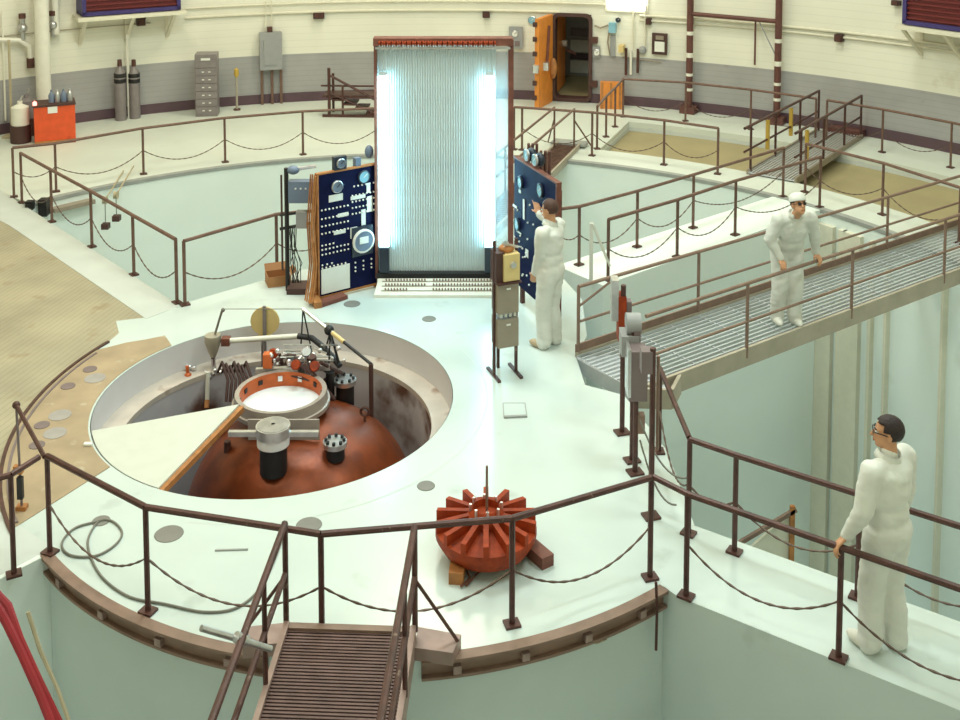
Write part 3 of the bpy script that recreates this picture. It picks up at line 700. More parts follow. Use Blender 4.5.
# ---- instrument stand in front of the board
g1, g2, g3 = G(498, 381), G(520, 377), G(506, 364)
ss = thing('instrument_stand', 'narrow steel stand with stacked taupe boxes in front of the lit board', 'equipment stand', (g1.x, g1.y, 0), math.atan2((g2-g1).y, (g2-g1).x))
sw = (g2-g1).length; zz = lambda py: T(g1.y+.05, py)
for x_ in (0, sw):
    MB().bar((x_, .12, 0), (x_, .12, zz(243)), .03, .03).build('upright', 'rail_brown', ss, smooth=False)
    MB().bar((x_, -.05, .012), (x_, .32, .012), .035, .025).build('foot', 'rail_brown', ss, smooth=False)
MB().bar((sw*.45, .3, 0), (sw*.45, .3, zz(320)), .03, .03).build('upright', 'rail_brown', ss, smooth=False)
for a_, b_, m_ in ((348, 320, 'box_taupe'), (314, 284, 'box_taupe')):
    MB().box((sw/2, .12, (zz(a_)+zz(b_))/2), (sw-.02, .20, zz(b_)-zz(a_))).build('cabinet', m_, ss, smooth=False)
    MB().box((sw/2, .015, zz(b_)-.06), (.05, .006, .02)).build('name_plate', 'paper', ss, smooth=False)
for i in range(4): MB().box((.06+i*.055, .08, zz(317)), (.03, .06, .04)).build('terminal', 'paper', ss)
MB().box((sw*.62, .10, zz(268)), (.19, .2, .30)).build('meter_box', 'yellow_disc', ss, smooth=False)
MB().lathe([(.001, .03), (.035, .03), (.04, 0)], 14, (sw*.66, .0, zz(265)), rot=Matrix.Rotation(PI/2, 3, 'X')).build('meter_dial', 'silver', ss)
MB().box((sw*.15, .12, zz(268)), (.10, .18, .34)).build('relay_box', 'brown_dark', ss, smooth=False)
MB().sphere((sw*.55, .12, zz(252)), (.09, .08, .05)).build('coil', 'wood_orange', ss)
co = MB()
for i in range(7):
    a_ = i*.9; co.tube([(sw*.3+.04*i, .10, zz(252)), (sw*.4+.04*math.cos(a_), .06, zz(244)+.02*math.sin(a_)), (sw*.6, .12, zz(249))], .008, 5)
co.build('wires', 'silver', ss)
MB().box((sw*.5, .1, zz(283)), (sw+.02, .24, .02)).build('shelf', 'rail_brown', ss, smooth=False)

# ---- box stands at the platform edge by the bridge
def box_stand(label, px, py, top, parts, n=1):
    g = G(px, py); t = thing('junction_stand', label, 'equipment stand', (g.x, g.y, 0))
    MB().cyl((0, 0, 0), (0, 0, T(g.y, top)), .026, n=8).build('post', 'rail_brown', t); place(plate_me, 'base_plate', t, (0, 0, 0), (0, 0, .3), (1.2, 1.2, 1))
    for (p, q, w_, d_, h_, m_, nm) in parts:
        c = XY(p, q, g.y); MB().box((c.x-g.x, d_*.3, c.z), (w_, d_, h_)).build(nm, m_, t, smooth=False)
    return t
t = box_stand('slim post with pale conduit boxes at the end of the grating bridge', 622, 433, 285, [(615, 300, .07, .14, .42, 'silver', 'conduit_box'), (622, 318, .08, .16, .46, 'vane_red', 'relay_box'), (629, 312, .05, .10, .22, 'box_mauve', 'switch_box')])
t = box_stand('post carrying a round-capped grey motor box near the grating bridge', 632, 461, 330, [(630, 345, .17, .22, .20, 'box_grey', 'motor_box'), (637, 338, .06, .16, .22, 'box_mauve', 'end_plate')])
gq = G(632, 461); c = XY(632, 326, gq.y); MB().cyl((c.x-gq.x-.05, .06, c.z), (c.x-gq.x+.09, .06, c.z), .10, n=18).build('motor', 'box_grey', t)
t = box_stand('post with the largest mauve-grey switch cabinet near the grating bridge', 635, 473, 400, [(638, 375, .17, .20, .48, 'box_mauve', 'cabinet'), (629, 372, .03, .22, .46, 'silver', 'cabinet_door'), (641, 424, .07, .08, .18, 'bridge_brown', 'outlet_box')])
t = box_stand('tall brown post with conduits and hanging cable on the platform edge', 651, 517, 348, [(647, 362, .10, .12, .20, 'box_mauve', 'switch_box')])
g = G(651, 517); MB().cyl((.06, .08, T(g.y, 455)), (.06, .08, T(g.y, 360)), .016, n=8).build('conduit', 'bridge_brown', t)
cb = MB()
for k, (e, d_) in enumerate((((688, 478), .0), ((676, 505), .1))):
    a_ = XY(640, 420+k*20, g.y+.3); b_ = XY(e[0], e[1], g.y-.05); cb.tube([p-g for p in sag(a_, b_, .16, 10)], .009, 5)
cb.build('cable', 'cable', t)

# ================================================================== IMPELLER
ig = G(487, 566); IY = 8.90; ic = XY(486, 545, IY)
I = thing('vaned_rotor', 'rust-red rotor of radial vanes resting on timber blocks', 'rotor', (ic.x, IY, 0), .1)
ir = 53/F*IY*1.0; iz = .085
MB().lathe([(.001, iz), (ir*.86, iz), (ir, iz+.10), (ir, iz+.16), (ir*.25, iz+.22), (.001, iz+.22)], 40).build('disc', 'vane_red', I)
MB().lathe([(.16, iz+.2), (.16, iz+.27), (.11, iz+.33), (.11, iz+.27), (.001, iz+.27)], 24).build('hub', 'vane_red', I)
vane = MB().add([(.13, -.022, iz+.19), (ir, -.022, iz+.13), (ir, .022, iz+.13), (.13, .022, iz+.19), (.13, -.022, iz+.285), (ir, -.022, iz+.25), (ir, .022, iz+.25), (.13, .022, iz+.285)],
     [(0, 3, 2, 1), (4, 5, 6, 7), (0, 1, 5, 4), (1, 2, 6, 5), (2, 3, 7, 6), (3, 0, 4, 7)]).mesh('vane', 'vane_red', False)
for k in range(14): place(vane, 'vane', I, (0, 0, 0), (0, 0, 2*PI*k/14+.12))
bolt = MB().cyl((0, 0, 0), (0, 0, .06), .013, n=8).mesh('bolt', 'silver')
for k in range(8): place(bolt, 'bolt', I, (.13*math.cos(k*.785), .13*math.sin(k*.785), iz+.30))
MB().cyl((.01, .03, iz+.25), (.01, .03, T(IY, 468)), .011, n=8).build('rod', 'bridge_brown', I)
MB().box((-.03, -ir*.78, iz+.10), (.03, .006, .09), Matrix.Rotation(.5, 3, 'Y')).build('tag', 'paper', I, smooth=False)
for (px, py), (px2, py2), nm in (((548, 568), (510, 535), 'x'), ((456, 585), (462, 545), 'y')):
    a_, b_ = G(px, py), G(px2, py2); a_.z = b_.z = .05
    mb = MB().bar(a_, b_, .12, .10); one(mb, 'timber_block', 'wood_orange' if nm == 'y' else 'wood_dark', 'dark timber block sticking out behind the rotor' if nm == 'x' else 'orange-brown timber block under the front of the rotor', 'timber', 'blocks under the rotor', smooth=False)
one(MB().tube([G(466, 588)+Vector((0, 0, .02)), G(478, 575)+Vector((0, 0, .02)), G(500, 566)+Vector((0, 0, .01)), G(512, 560)+Vector((0, 0, .01))], .008, 5).tube([G(458, 583)+Vector((0, 0, .02)), G(464, 572)+Vector((0, 0, .08)), G(470, 580)+Vector((0, 0, .02)), G(461, 589)+Vector((0, 0, .02))], .010, 5), 'sling_rope', 'wood_dark', 'thin dark rope looped around the block under the rotor', 'rope')

# ================================================================== CABLES AND HOSES
def floor_cable(name, label, pts, r, m, cat='cable', z=.012):
    P = [G(px, py, z) for px, py in pts]; Q = []
    for i in range(len(P)-1):
        p0, p1, p2, p3 = P[max(i-1, 0)], P[i], P[i+1], P[min(i+2, len(P)-1)]
        for k in range(6):
            u = k/6; Q.append(.5*((2*p1)+(p2-p0)*u+(2*p0-5*p1+4*p2-p3)*u*u+(3*p1-p0-3*p2+p3)*u**3))
    Q.append(P[-1]); return one(MB().tube(Q, r, 6), name, m, label, cat)
floor_cable('cable', 'loose cable coiled on the white floor behind the front railing', [(100, 521), (75, 528), (62, 543), (70, 555), (95, 556), (115, 545), (122, 532), (112, 521), (98, 522), (88, 540), (92, 560), (105, 580), (130, 597), (165, 604), (205, 612), (238, 607), (262, 585), (280, 545), (284, 528)], .010, 'cable')
hs = [XY(-6, 582, 7.4), XY(12, 612, 7.3), XY(28, 655, 7.2), XY(62, 726, 7.0)]
t = one(MB().tube([XY(-12, 585, 7.55), XY(8, 606, 7.5), XY(20, 640, 7.4), XY(38, 680, 7.3), XY(62, 730, 7.2)], .030, 8), 'hose', 'hose_red', 'thick dark red hose hanging into the pit, the one curving nearest the drum', 'hose', 'red hoses')
t = one(MB().tube([XY(-12, 592, 7.35), XY(6, 622, 7.3), XY(22, 655, 7.2), XY(40, 695, 7.1), XY(54, 730, 7.0)], .030, 8), 'hose', 'hose_red', 'thick dark red hose hanging into the pit, outer of the pair', 'hose', 'red hoses')
one(MB().tube([XY(28, 612, 7.95), XY(40, 650, 7.9), XY(58, 690, 7.8), XY(72, 730, 7.7)], .016, 6), 'hose', 'hose_tan', 'pale tan hose hanging beside the red hoses', 'hose')
one(MB().tube([XY(656, 582, 8.36), XY(657, 610, 8.34), XY(656, 650, 8.33)], .012, 6), 'drop_cable', 'rail_brown', 'short brown cable hanging over the drum edge at the corner', 'cable')

# ================================================================== IN THE ROUND WELL
# white sector cover
a0, a1 = math.atan2(G(90, 431).y-HO.y, G(90, 431).x-HO.x), math.atan2(G(158, 488).y-HO.y, G(158, 488).x-HO.x)
a0 %= 2*PI; a1 %= 2*PI
apex = G(239, 406, -.02)
sec = [(apex.x, apex.y)]+[hpt(a0+(a1-a0)*i/24, R_HOLE-.016) for i in range(25)]
sc_ = thing('well_cover', 'white pie-shaped cover plate over part of the round well', 'cover plate', (apex.x, apex.y, -.03))
MB().prism([(p[0]-apex.x, p[1]-apex.y) for p in sec], -.03, .03).build('plate', 'cover_white', sc_, smooth=False)
e1 = Vector((sec[-1][0]-apex.x, sec[-1][1]-apex.y, -.02)); MB().bar((0.03, .0, -.02), e1*1.0+Vector((.02, 0, 0)), .05, .06).build('edge_bar', 'wood_orange', sc_, smooth=False)
MB().bar(Vector((G(84, 446).x, G(84, 446).y, .02))-Vector((apex.x, apex.y, -.03)), Vector((G(92, 446).x, G(92, 446).y, .02))-Vector((apex.x, apex.y, -.03)), .05, .02).build('lift_tab', 'paper', sc_, smooth=False)
# vessel
VC = Vector((-1.95, 11.66)); VR = 1.28; VZ = -.27
V = thing('reactor_vessel', 'rust-red domed vessel head with flanged nozzles inside the round well', 'vessel', (VC.x, VC.y, -2.55))
def domez(x, y):
    q = min(.999, math.hypot(x, y)/VR); return 1.05+(VZ+2.55-1.05)*(1-q**2.7)**(1/2.0)
prof = [(VR, 0.)]+[(VR*math.cos(R(t_)), domez(VR*math.cos(R(t_)), 0)) for t_ in range(0, 90, 6)]+[(.001, VZ+2.55)]
MB().lathe(prof, 56).build('dome', 'vessel_red', V)
def vloc(px, py, z): g = G(px, py, z); return Vector((g.x-VC.x, g.y-VC.y, z+2.55))
# manway ring
rc = vloc(281, 391, -.06); RR_ = .50
ring = MB().lathe([(RR_, rc.z), (RR_-.05, rc.z), (RR_-.06, rc.z-.15), (RR_-.06, rc.z-.17)], 48, (rc.x, rc.y, 0)).build('manway_lining', 'ring_orange', V)
ro = MB().lathe([(RR_-.05, rc.z), (RR_+.0, rc.z+.004), (RR_+.015, rc.z-.10), (RR_+.035, rc.z-.105), (RR_+.035, rc.z-.15), (RR_-.06, rc.z-.17), (RR_-.10, rc.z-.20)], 48, (rc.x, rc.y, 0)).build('manway_ring', 'ring_grey', V)
MB().lathe([(.001, rc.z-.145), (RR_-.06, rc.z-.16)], 48, (rc.x, rc.y, 0)).build('manway_cover', 'reflection_white', V, label='glossy cover inside the manway ring, its bright reflection painted white')
slot = MB().box((0, 0, 0), (.05, .02, .05)).mesh('slot', 'black', False); sloto = MB().box((0, 0, 0), (.05, .02, .06)).mesh('slot', 'silver', False)
for k in range(12):
    q = 2*PI*k/12+.2; place(sloto if k in (2, 3) else slot, 'slot', ring, (rc.x+(RR_-.056)*math.cos(q), rc.y+(RR_-.056)*math.sin(q), rc.z-.07), (0, 0, q+PI/2))
def nozzle(px, py, z, r, top, body, hz_, bolts, m='silver'):
    c = vloc(px, py, z); zd = domez(c.x, c.y)-.03
    n = MB().lathe([(r*.80, zd), (r*.80, c.z-hz_)], 24, (c.x, c.y, 0)).build('nozzle', body, V)
    MB().lathe([(r*.75, c.z-hz_), (r, c.z-hz_), (r, c.z), (.001, c.z)], 28, (c.x, c.y, 0)).build('flange', m, n)
    for k in range(bolts):
        q = 2*PI*k/bolts; MB().cyl((c.x+r*.75*math.cos(q), c.y+r*.75*math.sin(q), c.z), (c.x+r*.75*math.cos(q), c.y+r*.75*math.sin(q), c.z+.03), .018, n=6).build('bolt', 'black', n)
    return n, c
n1, c1 = nozzle(273, 425, .04, .175, 0, 'black', .10, 0)
MB().lathe([(.15, c1.z-.10), (.165, c1.z-.14), (.165, c1.z-.20), (.13, c1.z-.22)], 24, (c1.x, c1.y, 0)).build('collar', 'well_upper', n1)
MB().lathe([(.02, c1.z+.012), (.16, c1.z+.006), (.16, c1.z)], 16, (c1.x, c1.y, 0)).build('blind_cap', 'steel', n1)
MB().bar((c1.x-.46, c1.y+.02, c1.z-.10), (c1.x+.46, c1.y+.02, c1.z-.10), .05, .05).build('cross_bar', 'silver', V)
MB().box((c1.x+.05, c1.y+.32, c1.z-.22), (.75, .02, .22)).build('shroud_plate', 'ring_grey', V, smooth=False)
n2_, c2 = nozzle(335, 441, -.24, .125, 0, 'black', .05, 8)
nozzle(345, 379, -.20, .13, 0, 'black', .05, 7)
nozzle(326, 412, -.30, .12, 0, 'black', .06, 0, 'black')
le = vloc(365, 426, -.45); le.z = domez(le.x, le.y)
MB().cyl((le.x, le.y, le.z-.03), (le.x, le.y, le.z+.07), .015, n=6).lathe([(.045, -.012), (.06, 0), (.045, .012), (.03, 0), (.045, -.012)], 16, (le.x, le.y, le.z+.11), rot=Matrix.Rotation(PI/2, 3, 'X')).build('lifting_eye', 'rust_dark', V)
for px, py in ((275, 486), (222, 452), (228, 476)):
    p_ = vloc(px, py, -.75); p_.z = domez(p_.x, p_.y); MB().cyl((p_.x, p_.y, p_.z-.03), (p_.x, p_.y, p_.z+.09), .04, .035, n=10).build('stub', 'rust_dark', V)
# side valves standing between vessel and wall
def well_xy(px, py, z): g = G(px, py, z); return g
for i, (px, py, z, h_, r_) in enumerate(((404, 428, -1.15, .5, .09), (392, 408, -1.0, .55, .05), (409, 418, -1.2, .7, .045))):
    g = well_xy(px, py, z); t = thing('gate_valve', ('black valve body standing between vessel and well wall', 'thin black valve rod standing by the well wall', 'black capped pipe standing beside the valve body in the well')[i], 'valve', (g.x, g.y, -2.6))
    MB().cyl((0, 0, 0), (0, 0, z+2.6), r_, n=12).build('body', 'black', t); MB().lathe([(.001, z+2.62), (r_*1.5, z+2.62), (r_*1.5, z+2.57), (r_, z+2.55)], 14).build('cap', 'black', t); MB().box((0, 0, z+2.70), (r_*.5, r_*.5, .14)).build('stem', 'brown_dark', t)
# pump and pipework at the back of the well
def lz(c, py): return T(c.y, py)
def lx(c, px): return (px-480)/F*c.y*1.0
K = G(300, 372, -.5)
KY = 12.35
K = thing('pipe_manifold', 'dark tangle of pipes and valves behind the manway ring', 'machinery', (-2.0, KY, -1.6))
def kp(px, py, Y=KY): return XY(px, py, Y)
mb = MB(); rs = random.Random(3)
for i in range(16):
    p0 = kp(rs.uniform(270, 330), rs.uniform(352, 392), KY+rs.uniform(-.2, .25)); p1 = kp(rs.uniform(270, 345), rs.uniform(352, 400), KY+rs.uniform(-.2, .25)); mb.cyl(p0, p1, rs.uniform(.012, .03), n=7)
mb.build('pipes', 'brown_dark', K, world=True)
for i in range(9):
    p = kp(rs.uniform(272, 335), rs.uniform(352, 374), KY+rs.uniform(-.2, .2)); MB().lathe([(.001, -.03), (.05, -.03), (.06, 0), (.05, .03), (.001, .03)], 12, p, rot=Matrix.Rotation(rs.uniform(0, 1.5), 3, 'X')).build('valve', rs.choice(('steel', 'rust_dark', 'vane_red', 'black')), K, world=True)
for px in (280, 305, 330): p = kp(px, 372); MB().cyl((p.x, p.y, -1.6), p, .05, n=10).build('riser', 'black', K, world=True)
mb = MB()
for i in range(22): mb.sphere(kp(rs.uniform(268, 345), rs.uniform(346, 366), KY+rs.uniform(-.1, .3)), rs.uniform(.012, .03), 8, 6)
for i in range(8): mb.cyl(kp(rs.uniform(280, 345), rs.uniform(344, 362), KY), kp(rs.uniform(280, 345), rs.uniform(344, 366), KY+.2), .010, n=6)
mb.build('fittings', 'silver', K, world=True)
MB().bar(kp(256, 371), kp(330, 367), .05, .06).build('beam', 'silver', K, world=True, smooth=False)
MB().box(kp(268, 360), (.10, .10, .16)).build('red_valve', 'ring_orange', K, world=True)
# strut boom over the well
W0, W1 = XY(303, 309, 13.0), XY(371, 364, 12.1)
bm_ = thing('derrick_arm', 'sloping pipe boom with a hook rod over the round well', 'derrick', (W1.x, W1.y, -2.6))
MB().cyl(W0, W0.lerp(W1, .45), .022, n=8).build('boom', 'silver', bm_, world=True); MB().cyl(W0.lerp(W1, .45), W0.lerp(W1, .62), .026, n=8).build('boom_joint', 'yellow_disc', bm_, world=True); MB().cyl(W0.lerp(W1, .62), W1, .018, n=8).build('boom_tip', 'black', bm_, world=True)
MB().cyl(W1, (W1.x, W1.y, -2.6), .026, n=8).build('mast', 'brown_dark', bm_, world=True)
MB().cyl(W0, XY(301, 345, 12.9), .010, n=6).cyl(W0, XY(316, 372, 12.7), .010, n=6).build('stay', 'black', bm_, world=True)
mb = MB().sphere(W0.lerp(W1, .40), .06); c_ = W0.lerp(W1, .42)
for k in range(6): mb.cyl(c_, XY(rs.uniform(318, 352), rs.uniform(345, 368), 12.5), .010, n=6)
mb.build('clamp_rods', 'black', bm_, world=True)
a_ = XY(225, 309, 13.0); MB().cyl(a_, W0, .005, n=5).build('guy_wire', 'cable', bm_, world=True)
# hopper
hp = XY(213, 350, 12.95); HPP = thing('hopper_funnel', 'tan funnel on a valve column with an angled handle in the well', 'funnel', (hp.x, hp.y, -.36))
def hq(px, py, Y=12.95): return XY(px, py, Y)
z_ = lambda py: T(12.95, py)
MB().lathe([(.001, z_(335)), (.095, z_(335)), (.10, z_(341)), (.055, z_(352)), (.03, z_(357))], 20, (hp.x, hp.y, 0)).build('funnel', 'bridge_paint', HPP, world=True)
MB().cyl(hq(215, 334), hq(222, 311), .014, n=8).sphere(hq(223, 310), .025).build('handle', 'cable', HPP, world=True)
MB().cyl((hp.x, hp.y, z_(358)), (hp.x, hp.y, -.36), .03, n=8).build('column', 'steel', HPP, world=True)
mb = MB(); 
for i in range(8): mb.sphere(hq(rs.uniform(186, 220), rs.uniform(362, 378), 12.9), rs.uniform(.02, .04), 8, 6)
mb.cyl(hq(184, 373), hq(222, 372), .018, n=8).build('valve_cluster', 'silver', HPP, world=True)
MB().cyl(hq(207, 404, 12.8), hq(208, 372, 12.85), .026, n=8).build('drain_pipe', 'pipe_white', HPP, world=True); MB().cyl(hq(206.5, 408, 12.75), hq(207, 400, 12.8), .03, n=8).build('drain_end', 'wood_orange', HPP, world=True)
MB().cyl(hq(188, 376, 12.8), hq(187, 366, 12.8), .02, n=8).sphere(hq(188, 376, 12.8), .045).build('tap', 'ring_orange', HPP, world=True)
mb = MB()
for i in range(7):
    x_ = 218+i*4; mb.tube([hq(x_, 372, 12.8), hq(x_+4, 362+2*(i % 3), 12.7), hq(x_+10, 380, 12.6), hq(x_+8, 402, 12.5)], .018, 6)
mb.build('hoses', 'brown_dark', HPP, world=True)
# transfer pipe
tp = thing('transfer_pipe', 'white pipe with a black hose end lying along the back of the well', 'pipe', (XY(228, 340, 12.95).x, 12.95, -.36))
MB().cyl(XY(226, 341, 12.95), XY(300, 336, 12.95), .032, n=10).build('pipe', 'pipe_white', tp, world=True)
MB().tube([XY(298, 336, 12.95), XY(312, 338, 12.9), XY(322, 346, 12.8), XY(333, 357, 12.6), XY(340, 366, 12.5)], .035, 10).build('hose', 'rubber', tp, world=True)
MB().box(XY(226, 341, 12.95), (.10, .10, .09)).build('valve_body', 'wood_dark', tp, world=True)
MB().cyl(XY(262, 339, 12.95), (XY(262, 339, 12.95).x, 12.95, -.36), .015, n=6).build('prop', 'steel', tp, world=True)
# yellow disc on a post
dY = 13.25; dc = XY(265, 321, dY)
yd = thing('disc_marker', 'pale yellow round disc on a short post at the back of the well', 'disc', (dc.x, dY, -.36))
MB().lathe([(.001, -.012), (.178, -.012), (.178, .012), (.001, .012)], 32, (0, 0, dc.z+.36), rot=Matrix.Rotation(PI/2, 3, 'X')).build('disc', 'yellow_disc', yd)
MB().bar((0, -.03, 0), (0, -.03, dc.z+.36+.20), .04, .03).build('post', 'gas_grey', yd, smooth=False); MB().box((0, -.02, dc.z+.36-.20), (.18, .05, .04)).build('clamp', 'yellow', yd, smooth=False)
# stained plates on the well wall

# ================================================================== ON AND BY THE CURVED WALL
def wall_frame(px, off=0.0):
    p = on_cyl(px, 100, R_WALL-off); a = angle(p); b = polar(a, R_WALL-off); return b, a-PI/2          # local x to the right (seen from inside), y into wall
def wz(px, py, off=0.): return on_cyl(px, py, R_WALL-off).z
def S_(px): return on_cyl(px, 100, R_WALL).y/F
def wthing(name, label, cat, px, off=0., group=None):
    b, a = wall_frame(px, off); return thing(name, label, cat, b, a, group)
def wbox(t, nm, px0, py0, px1, py1, d, m, cpx, y=None, off=0.):
    s = S_(cpx); b, _ = wall_frame(cpx, off); k = b.y/F
    x0_, x1_ = (px0-cpx)*k, (px1-cpx)*k; z1_, z0_ = T(b.y, py0), T(b.y, py1)
    return MB().box(((x0_+x1_)/2, -d/2 if y is None else y, (z0_+z1_)/2), (x1_-x0_, d, z1_-z0_)).build(nm, m, t, smooth=False)
# conduits running round the wall
def ring_pipe(z, r, px0, px1, label, m='cream_paint'):
    a0_, a1_ = angle(on_cyl(px0, 30, R_WALL)), angle(on_cyl(px1, 30, R_WALL)); P = [polar(a0_+(a1_-a0_)*i/40, R_WALL-.05, z) for i in range(41)]
    return one(MB().tube(P, r, 7), 'wall_conduit', m, label, 'pipe', 'pipes along the wall')
z1_ = wz(880, 36)
ring_pipe(z1_, .030, 640, 985, 'cream pipe along the wall between the brown pipe frame and the bracketed purple unit, upper')
ring_pipe(z1_-.11, .022, 640, 985, 'thinner cream pipe along the wall under the upper pipe, right of the airlock')
ring_pipe(wz(300, 12), .032, 185, 560, 'cream pipe along the wall above the grey electric panel, lower of two')
ring_pipe(wz(300, 3), .022, 185, 640, 'cream pipe along the wall above the grey electric panel, upper of two')
ring_pipe(wz(60, 30), .014, -20, 150, 'thin brown line along the wall behind the white column', 'bridge_paint')
# wall-mounted purple units on brackets
def unit(px0, px1, pyb, label):
    c = (px0+px1)/2; t = wthing('wall_unit', label, 'wall unit', c, .0, 'purple wall units')
    k = wall_frame(c)[0].y/F; Y = wall_frame(c)[0].y; w_ = (px1-px0)*k; zb_ = T(Y, pyb)
    fr = MB().box((0, -.35, zb_+.04), (w_, .7, .08)).box((-w_/2+.04, -.35, zb_+.55), (.08, .7, 1.1)).box((w_/2-.04, -.35, zb_+.55), (.08, .7, 1.1)).box((0, -.35, zb_+1.1), (w_, .7, .08)).build('frame', 'purple', t, smooth=False)
    MB().box((0, -.33, zb_+.58), (w_-.14, .6, 1.02)).build('body', 'louver_red', t, smooth=False)
    for i in range(10): MB().box((0, -.66, zb_+.13+i*.095), (w_-.16, .03, .03)).build('louver', 'louver_red', t, smooth=False)
    MB().box((0, -.38, zb_-.06), (w_+.2, .82, .08)).build('shelf', 'cream_paint', t, smooth=False)
    for x_ in (-w_/2+.05, 0, w_/2-.15): MB().bar((x_, -.76, zb_-.08), (x_, -.03, zb_-.68), .07, .05).bar((x_, -.03, zb_-.08), (x_, -.03, zb_-.75), .06, .04).build('bracket', 'cream_paint', t, smooth=False)
    MB().box((w_*.15, -.3, zb_-.15), (.1, .1, .1)).build('drain_box', 'brown_dark', t)
    return t
unit(80, 175, 9, 'purple-framed wall unit on a cream bracket shelf above the gas cylinders')
unit(915, 1010, 26, 'purple-framed wall unit with dark red louvers on the bracket right of the brown pipes')
# white column
b, a = wall_frame(44, .35)
t = thing('column', 'white round column standing in front of the wall behind the orange-red box', 'column', b, a)
MB().cyl((0, 0, .55), (0, 0, 6), .15, n=18).build('shaft', 'pipe_white', t); MB().cyl((0, 0, 0), (0, 0, .55), .155, n=18).build('painted_foot', 'wall_grey', t)
MB().cyl((.35, .2, 2.0), (.35, .2, 6), .08, n=12).build('side_pipe', 'pipe_white', t)
# valves beside the column
t = wthing('valve_group', 'pipe valves and fittings on the wall beside the white column', 'valve', 30, .12)
for x_, z_ in ((-.12, 2.2), (.5, 2.2)):
    MB().sphere((x_, -.05, z_), (.10, .10, .10)).cyl((x_, -.05, z_-.25), (x_, -.05, z_+.2), .05, n=10).build('valve', 'steel', t); MB().cyl((x_, -.05, z_+.2), (x_, -.05, z_+.3), .07, n=10).build('handwheel', 'rust_dark', t)
MB().tube([(-.6, 0, 2.0), (-.2, -.05, 1.95), (.0, -.05, 1.8), (.02, -.05, 1.55)], .05, 8).build('elbow', 'pipe_white', t); MB().cyl((.02, -.05, 1.55), (.02, -.05, 1.35), .08, n=12).build('strainer', 'rust_dark', t)
MB().cyl((-.75, 0, .3), (-.75, 0, 4), .03, n=8).cyl((-.5, 0, .3), (-.5, 0, 2.6), .02, n=8).build('pipe', 'pipe_white', t)
# buckets / drums left
for i, (px, py, lab) in enumerate(((21, 142, 'pale drum on the floor by the wall, left of the orange-red box'), (28, 134.5, 'grey drum with a spout on the floor beside the white column'))):
    g = G(px, py); t = thing('drum', lab, 'drum', (g.x, g.y, 0), 0, 'drums by the column')
    MB().lathe([(.001, .35), (.16, .35), (.17, .36), (.17, .72), (.05, .78), (.05, .84), (.001, .84)], 18).build('barrel', 'gas_grey' if i else 'pipe_white', t)
    MB().lathe([(.001, 0), (.2, 0), (.2, .35), (.001, .35)], 14).build('stand', 'brown_dark', t); MB().cyl((0, 0, .84), (.06, 0, .95), .02, n=8).build('spout', 'steel', t)
g = G(12, 137); one(MB().cyl((g.x, g.y, 0), (g.x, g.y, T(g.y, 40)), .028, n=8).box((g.x, g.y, .02), (.3, .3, .04)), 'pole', 'hose_tan', 'tall thin tan pole standing at the left end of the far railing', 'pole')
# orange-red box with bottles
g0, g1 = G(35, 146), G(76, 142); d_ = g1-g0; wl_ = d_.length
t = thing('metal_bin', 'bright orange-red metal bin with a white label', 'bin', (g0.x, g0.y, 0), math.atan2(d_.y, d_.x))
hb = T(g0.y, 107)
MB().box((wl_/2, .25, hb/2), (wl_, .5, hb)).build('body', 'orange_red', t, smooth=False); MB().box((wl_/2, .25, hb), (wl_+.03, .53, .04)).build('lid', 'brown_dark', t, smooth=False); MB().box((wl_*.45, -.01, hb-.09), (.18, .01, .13)).build('label_plate', 'paper', t, smooth=False)
MB().box((wl_/2, -.015, .05), (wl_, .02, .06)).build('kick_strip', 'wood_orange', t, smooth=False)
ux, uy = d_.normalized(), Vector((-d_.y, d_.x, 0)).normalized()
for i in range(4):
    q = g0+ux*(wl_*(.44+.15*i))+uy*.22; q.z = hb+.02
    bt_ = MB().lathe([(.001, 0), (.055, 0), (.058, .14), (.03, .20), (.02, .21), (.02, .25), (.001, .25)], 12, q); one(bt_, 'bottle', 'steel' if i % 2 else 'box_bluegrey', ('small steel bottle standing on the orange-red bin' if i % 2 else 'small blue-grey bottle standing on the orange-red bin'), 'bottle', 'bottles on the bin')
q = g0+ux*.02+uy*.05; q.z = hb+.02; one(MB().lathe([(.001, 0), (.04, 0), (.04, .06), (.001, .09)], 12, q), 'pilot_lamp', 'glow_red', 'small glowing red lamp on the corner of the orange-red bin', 'lamp')
# gas cylinders
for i, (px, py) in enumerate(((121, 120), (135, 118))):
    g = G(px, py); t = thing('gas_cylinder', ('grey gas cylinder with black bands, on the orange-red bin side of the pair', 'grey gas cylinder with black bands, on the tall cabinet side of the pair')[i], 'gas cylinder', (g.x, g.y, 0), 0, 'gas cylinders at the wall')
    h_ = T(g.y, 66)
    MB().lathe([(.001, 0), (.115, 0), (.12, .02), (.12, h_-.22), (.10, h_-.12), (.05, h_-.04), (.04, h_)], 20).build('bottle', 'gas_grey', t)
    MB().lathe([(.001, h_+.14), (.045, h_+.14), (.05, h_+.02), (.05, h_)], 14).build('valve_cap', 'rust_dark', t)
    for zc_ in (h_-.32, h_-.20): MB().lathe([(.123, zc_-.045), (.126, zc_-.04), (.126, zc_+.04), (.123, zc_+.045)], 20).build('band', 'black', t)
g = G(128, 119.5); one(MB().bar((g.x, g.y+.1, 0), (g.x, g.y+.1, 2.0), .05, .05), 'cylinder_rack', 'pipe_white', 'white upright bar between the two gas cylinders', 'rack')
